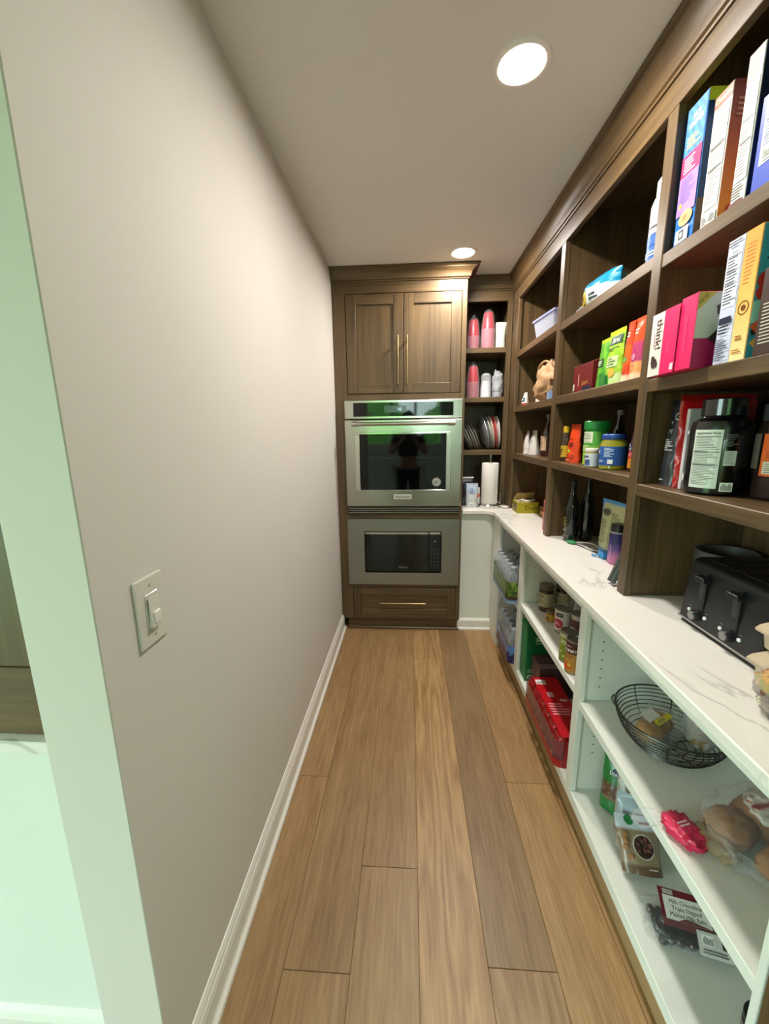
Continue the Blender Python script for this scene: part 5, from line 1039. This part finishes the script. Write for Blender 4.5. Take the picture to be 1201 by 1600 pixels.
l2 = link('price_label', None, t); l2.location = (-.015, -.062, .024); l2.rotation_euler = (.7, 0, -.14); f = planar(l2, (0, 0, 0), (1, 0, 0), (0, 1, 0), (0, 0, 1)); obj('card', MB().box(0, .075, 0, .045, -.001, 0), mat('#cfccc6', .5), l2); barcode(f, .008, .02, .035, .04); panel(f, .05, .02, .064, .036, '#1d1d1d', 'square_mark'); fine(f, .008, .005, .06, .015, 2, '#6a6a6a')
t, f = jar('dark_jar', 'black-lidded dark jar at the near end of the bottom shelf', 'jar', (.752, .655, Z), .036, .06, '#1a1210', 1.0, '#0c0a0a', lid_h=.02)

# ================================================================== THE PERSON TAKING THE PICTURE (seen in the oven glass)
def skinmesh(name, joints, bones, root, m, parent, sub=2):
    me = bpy.data.meshes.new(name); names = list(joints); me.from_pydata([joints[k][0] for k in names], [(names.index(a), names.index(b)) for a, b in bones], [])
    me.materials.append(m); o = link(name, me, parent); o.modifiers.new('skin', 'SKIN'); o.modifiers['skin'].use_smooth_shade = True
    sv = me.skin_vertices[0].data
    for i, k in enumerate(names):
        r = joints[k][1]; sv[i].radius = r if isinstance(r, tuple) else (r, r); sv[i].use_root = (k == root)
    s = o.modifiers.new('sub', 'SUBSURF'); s.levels = sub; s.render_levels = sub
    return o
pe = thing('person', 'person in dark clothes holding up a phone, seen reflected in the oven', 'person', (-.02, -.42, 0))
J = {'pelvis': ((0, 0, .93), (.15, .105)), 'waist': ((0, .0, 1.08), (.125, .09)), 'chest': ((0, -.01, 1.25), (.145, .105)), 'upper': ((0, -.01, 1.36), (.12, .085)), 'neck': ((0, .0, 1.455), .05), 'chin': ((0, .02, 1.52), (.055, .065)), 'head': ((0, .015, 1.60), (.074, .09)), 'crown': ((0, .005, 1.67), (.055, .065))}
B = [('pelvis', 'waist'), ('waist', 'chest'), ('chest', 'upper'), ('upper', 'neck'), ('neck', 'chin'), ('chin', 'head'), ('head', 'crown')]
for s, n in ((-1, 'l'), (1, 'r')):
    J.update({n+'sh': ((s*.165, -.01, 1.355), .055), n+'el': ((s*.25, .13, 1.14), .038), n+'wr': ((s*.085, .31, 1.325), .026), n+'pa': ((s*.058, .37, 1.375), (.034, .016)),
              n+'hip': ((s*.085, 0, .86), .088), n+'kn': ((s*.095, .02, .48), .056), n+'an': ((s*.10, -.03, .075), .036), n+'to': ((s*.115, .11, .03), (.04, .028))})
    B += [('upper', n+'sh'), (n+'sh', n+'el'), (n+'el', n+'wr'), (n+'wr', n+'pa'), ('pelvis', n+'hip'), (n+'hip', n+'kn'), (n+'kn', n+'an'), (n+'an', n+'to')]
    for q in range(4):
        a = (s*(.052-.004*q), .385, 1.395-.019*q); b = (s*(.040-.002*q), .398, 1.402-.02*q); c = (s*(.018+.004*abs(q-1.5)), .402, 1.404-.021*q)
        J.update({n+'f%da' % q: (a, .009), n+'f%db' % q: (b, .0085), n+'f%dc' % q: (c, .0075)}); B += [(n+'pa', n+'f%da' % q), (n+'f%da' % q, n+'f%db' % q), (n+'f%db' % q, n+'f%dc' % q)]
    J.update({n+'t1': ((s*.05, .365, 1.41), .010), n+'t2': ((s*.036, .375, 1.428), .0085)}); B += [(n+'pa', n+'t1'), (n+'t1', n+'t2')]
SKIN = mat('#b98a70', .5, 0, 0, .04)
skinmesh('body', J, B, 'pelvis', SKIN, pe, 2)
def grow(ks, g): return {k: (J[k][0], tuple(v+g for v in (J[k][1] if isinstance(J[k][1], tuple) else (J[k][1],)*2))) for k in ks}
tk = grow(['waist', 'chest', 'upper', 'lsh', 'rsh'], .012)
for n in 'lr': p, q = Vector(J[n+'sh'][0]), Vector(J[n+'el'][0]); tk[n+'sl'] = (tuple(p.lerp(q, .55)), (.056, .056))
skinmesh('dark_top', tk, [('waist', 'chest'), ('chest', 'upper'), ('upper', 'lsh'), ('upper', 'rsh'), ('lsh', 'lsl'), ('rsh', 'rsl')], 'chest', mat('#17161a', .8), pe, 2)
skinmesh('dark_trousers', grow(['pelvis', 'lhip', 'lkn', 'lan', 'rhip', 'rkn', 'ran'], .012), [('pelvis', 'lhip'), ('lhip', 'lkn'), ('lkn', 'lan'), ('pelvis', 'rhip'), ('rhip', 'rkn'), ('rkn', 'ran')], 'pelvis', mat('#141417', .85), pe, 2)
blob('dark_hair', (.088, .092, .115), mat('#1a120e', .5, 0, 0, .2), pe, 3, .06, 3, 28, 18, 2.1, None, (0, -.022, 1.625)); blob('dark_hair', (.085, .045, .16), mat('#1a120e', .5, 0, 0, .2), pe, 4, .08, 3, 24, 16, 2.2, None, (0, -.075, 1.50))
for s in (-1, 1): lat('eye', [(.001, -.011), (.008, -.007), (.011, 0), (.008, .007), (.001, .011)], mat('#e6e2de', .2), pe, 10).location = (s*.031, .092, 1.597); lat('shoe', [(.03, 0), (.05, .004), (.052, .03), (.03, .055)], mat('#1d1d20', .6), pe, 16, sx=.8, sy=2.1).location = (s*.11, .04, 0)
blob('nose', (.012, .016, .022), SKIN, pe, 6, .02, 2, 12, 8, 2, None, (0, .104, 1.57)); blob('lips', (.022, .008, .008), mat('#8f5148', .45), pe, 7, .02, 2, 14, 8, 2, None, (0, .084, 1.532))
for s in (-1, 1): blob('ear', (.009, .018, .028), SKIN, pe, 8, .05, 2, 12, 8, 2, None, (s*.078, .0, 1.585))
ph = thing('phone', 'black phone held up in both hands, reflected in the oven glass', 'phone', (0, -.022, 1.38)); obj('phone_body', MB().box(-.037, .037, -.004, .004, -.076, .07), mat('#0d0d10', .3), ph, bev=.004, seg=2); obj('screen', MB().box(-.034, .034, -.0048, -.004, -.072, .066), mat('#15181c', .1), ph)
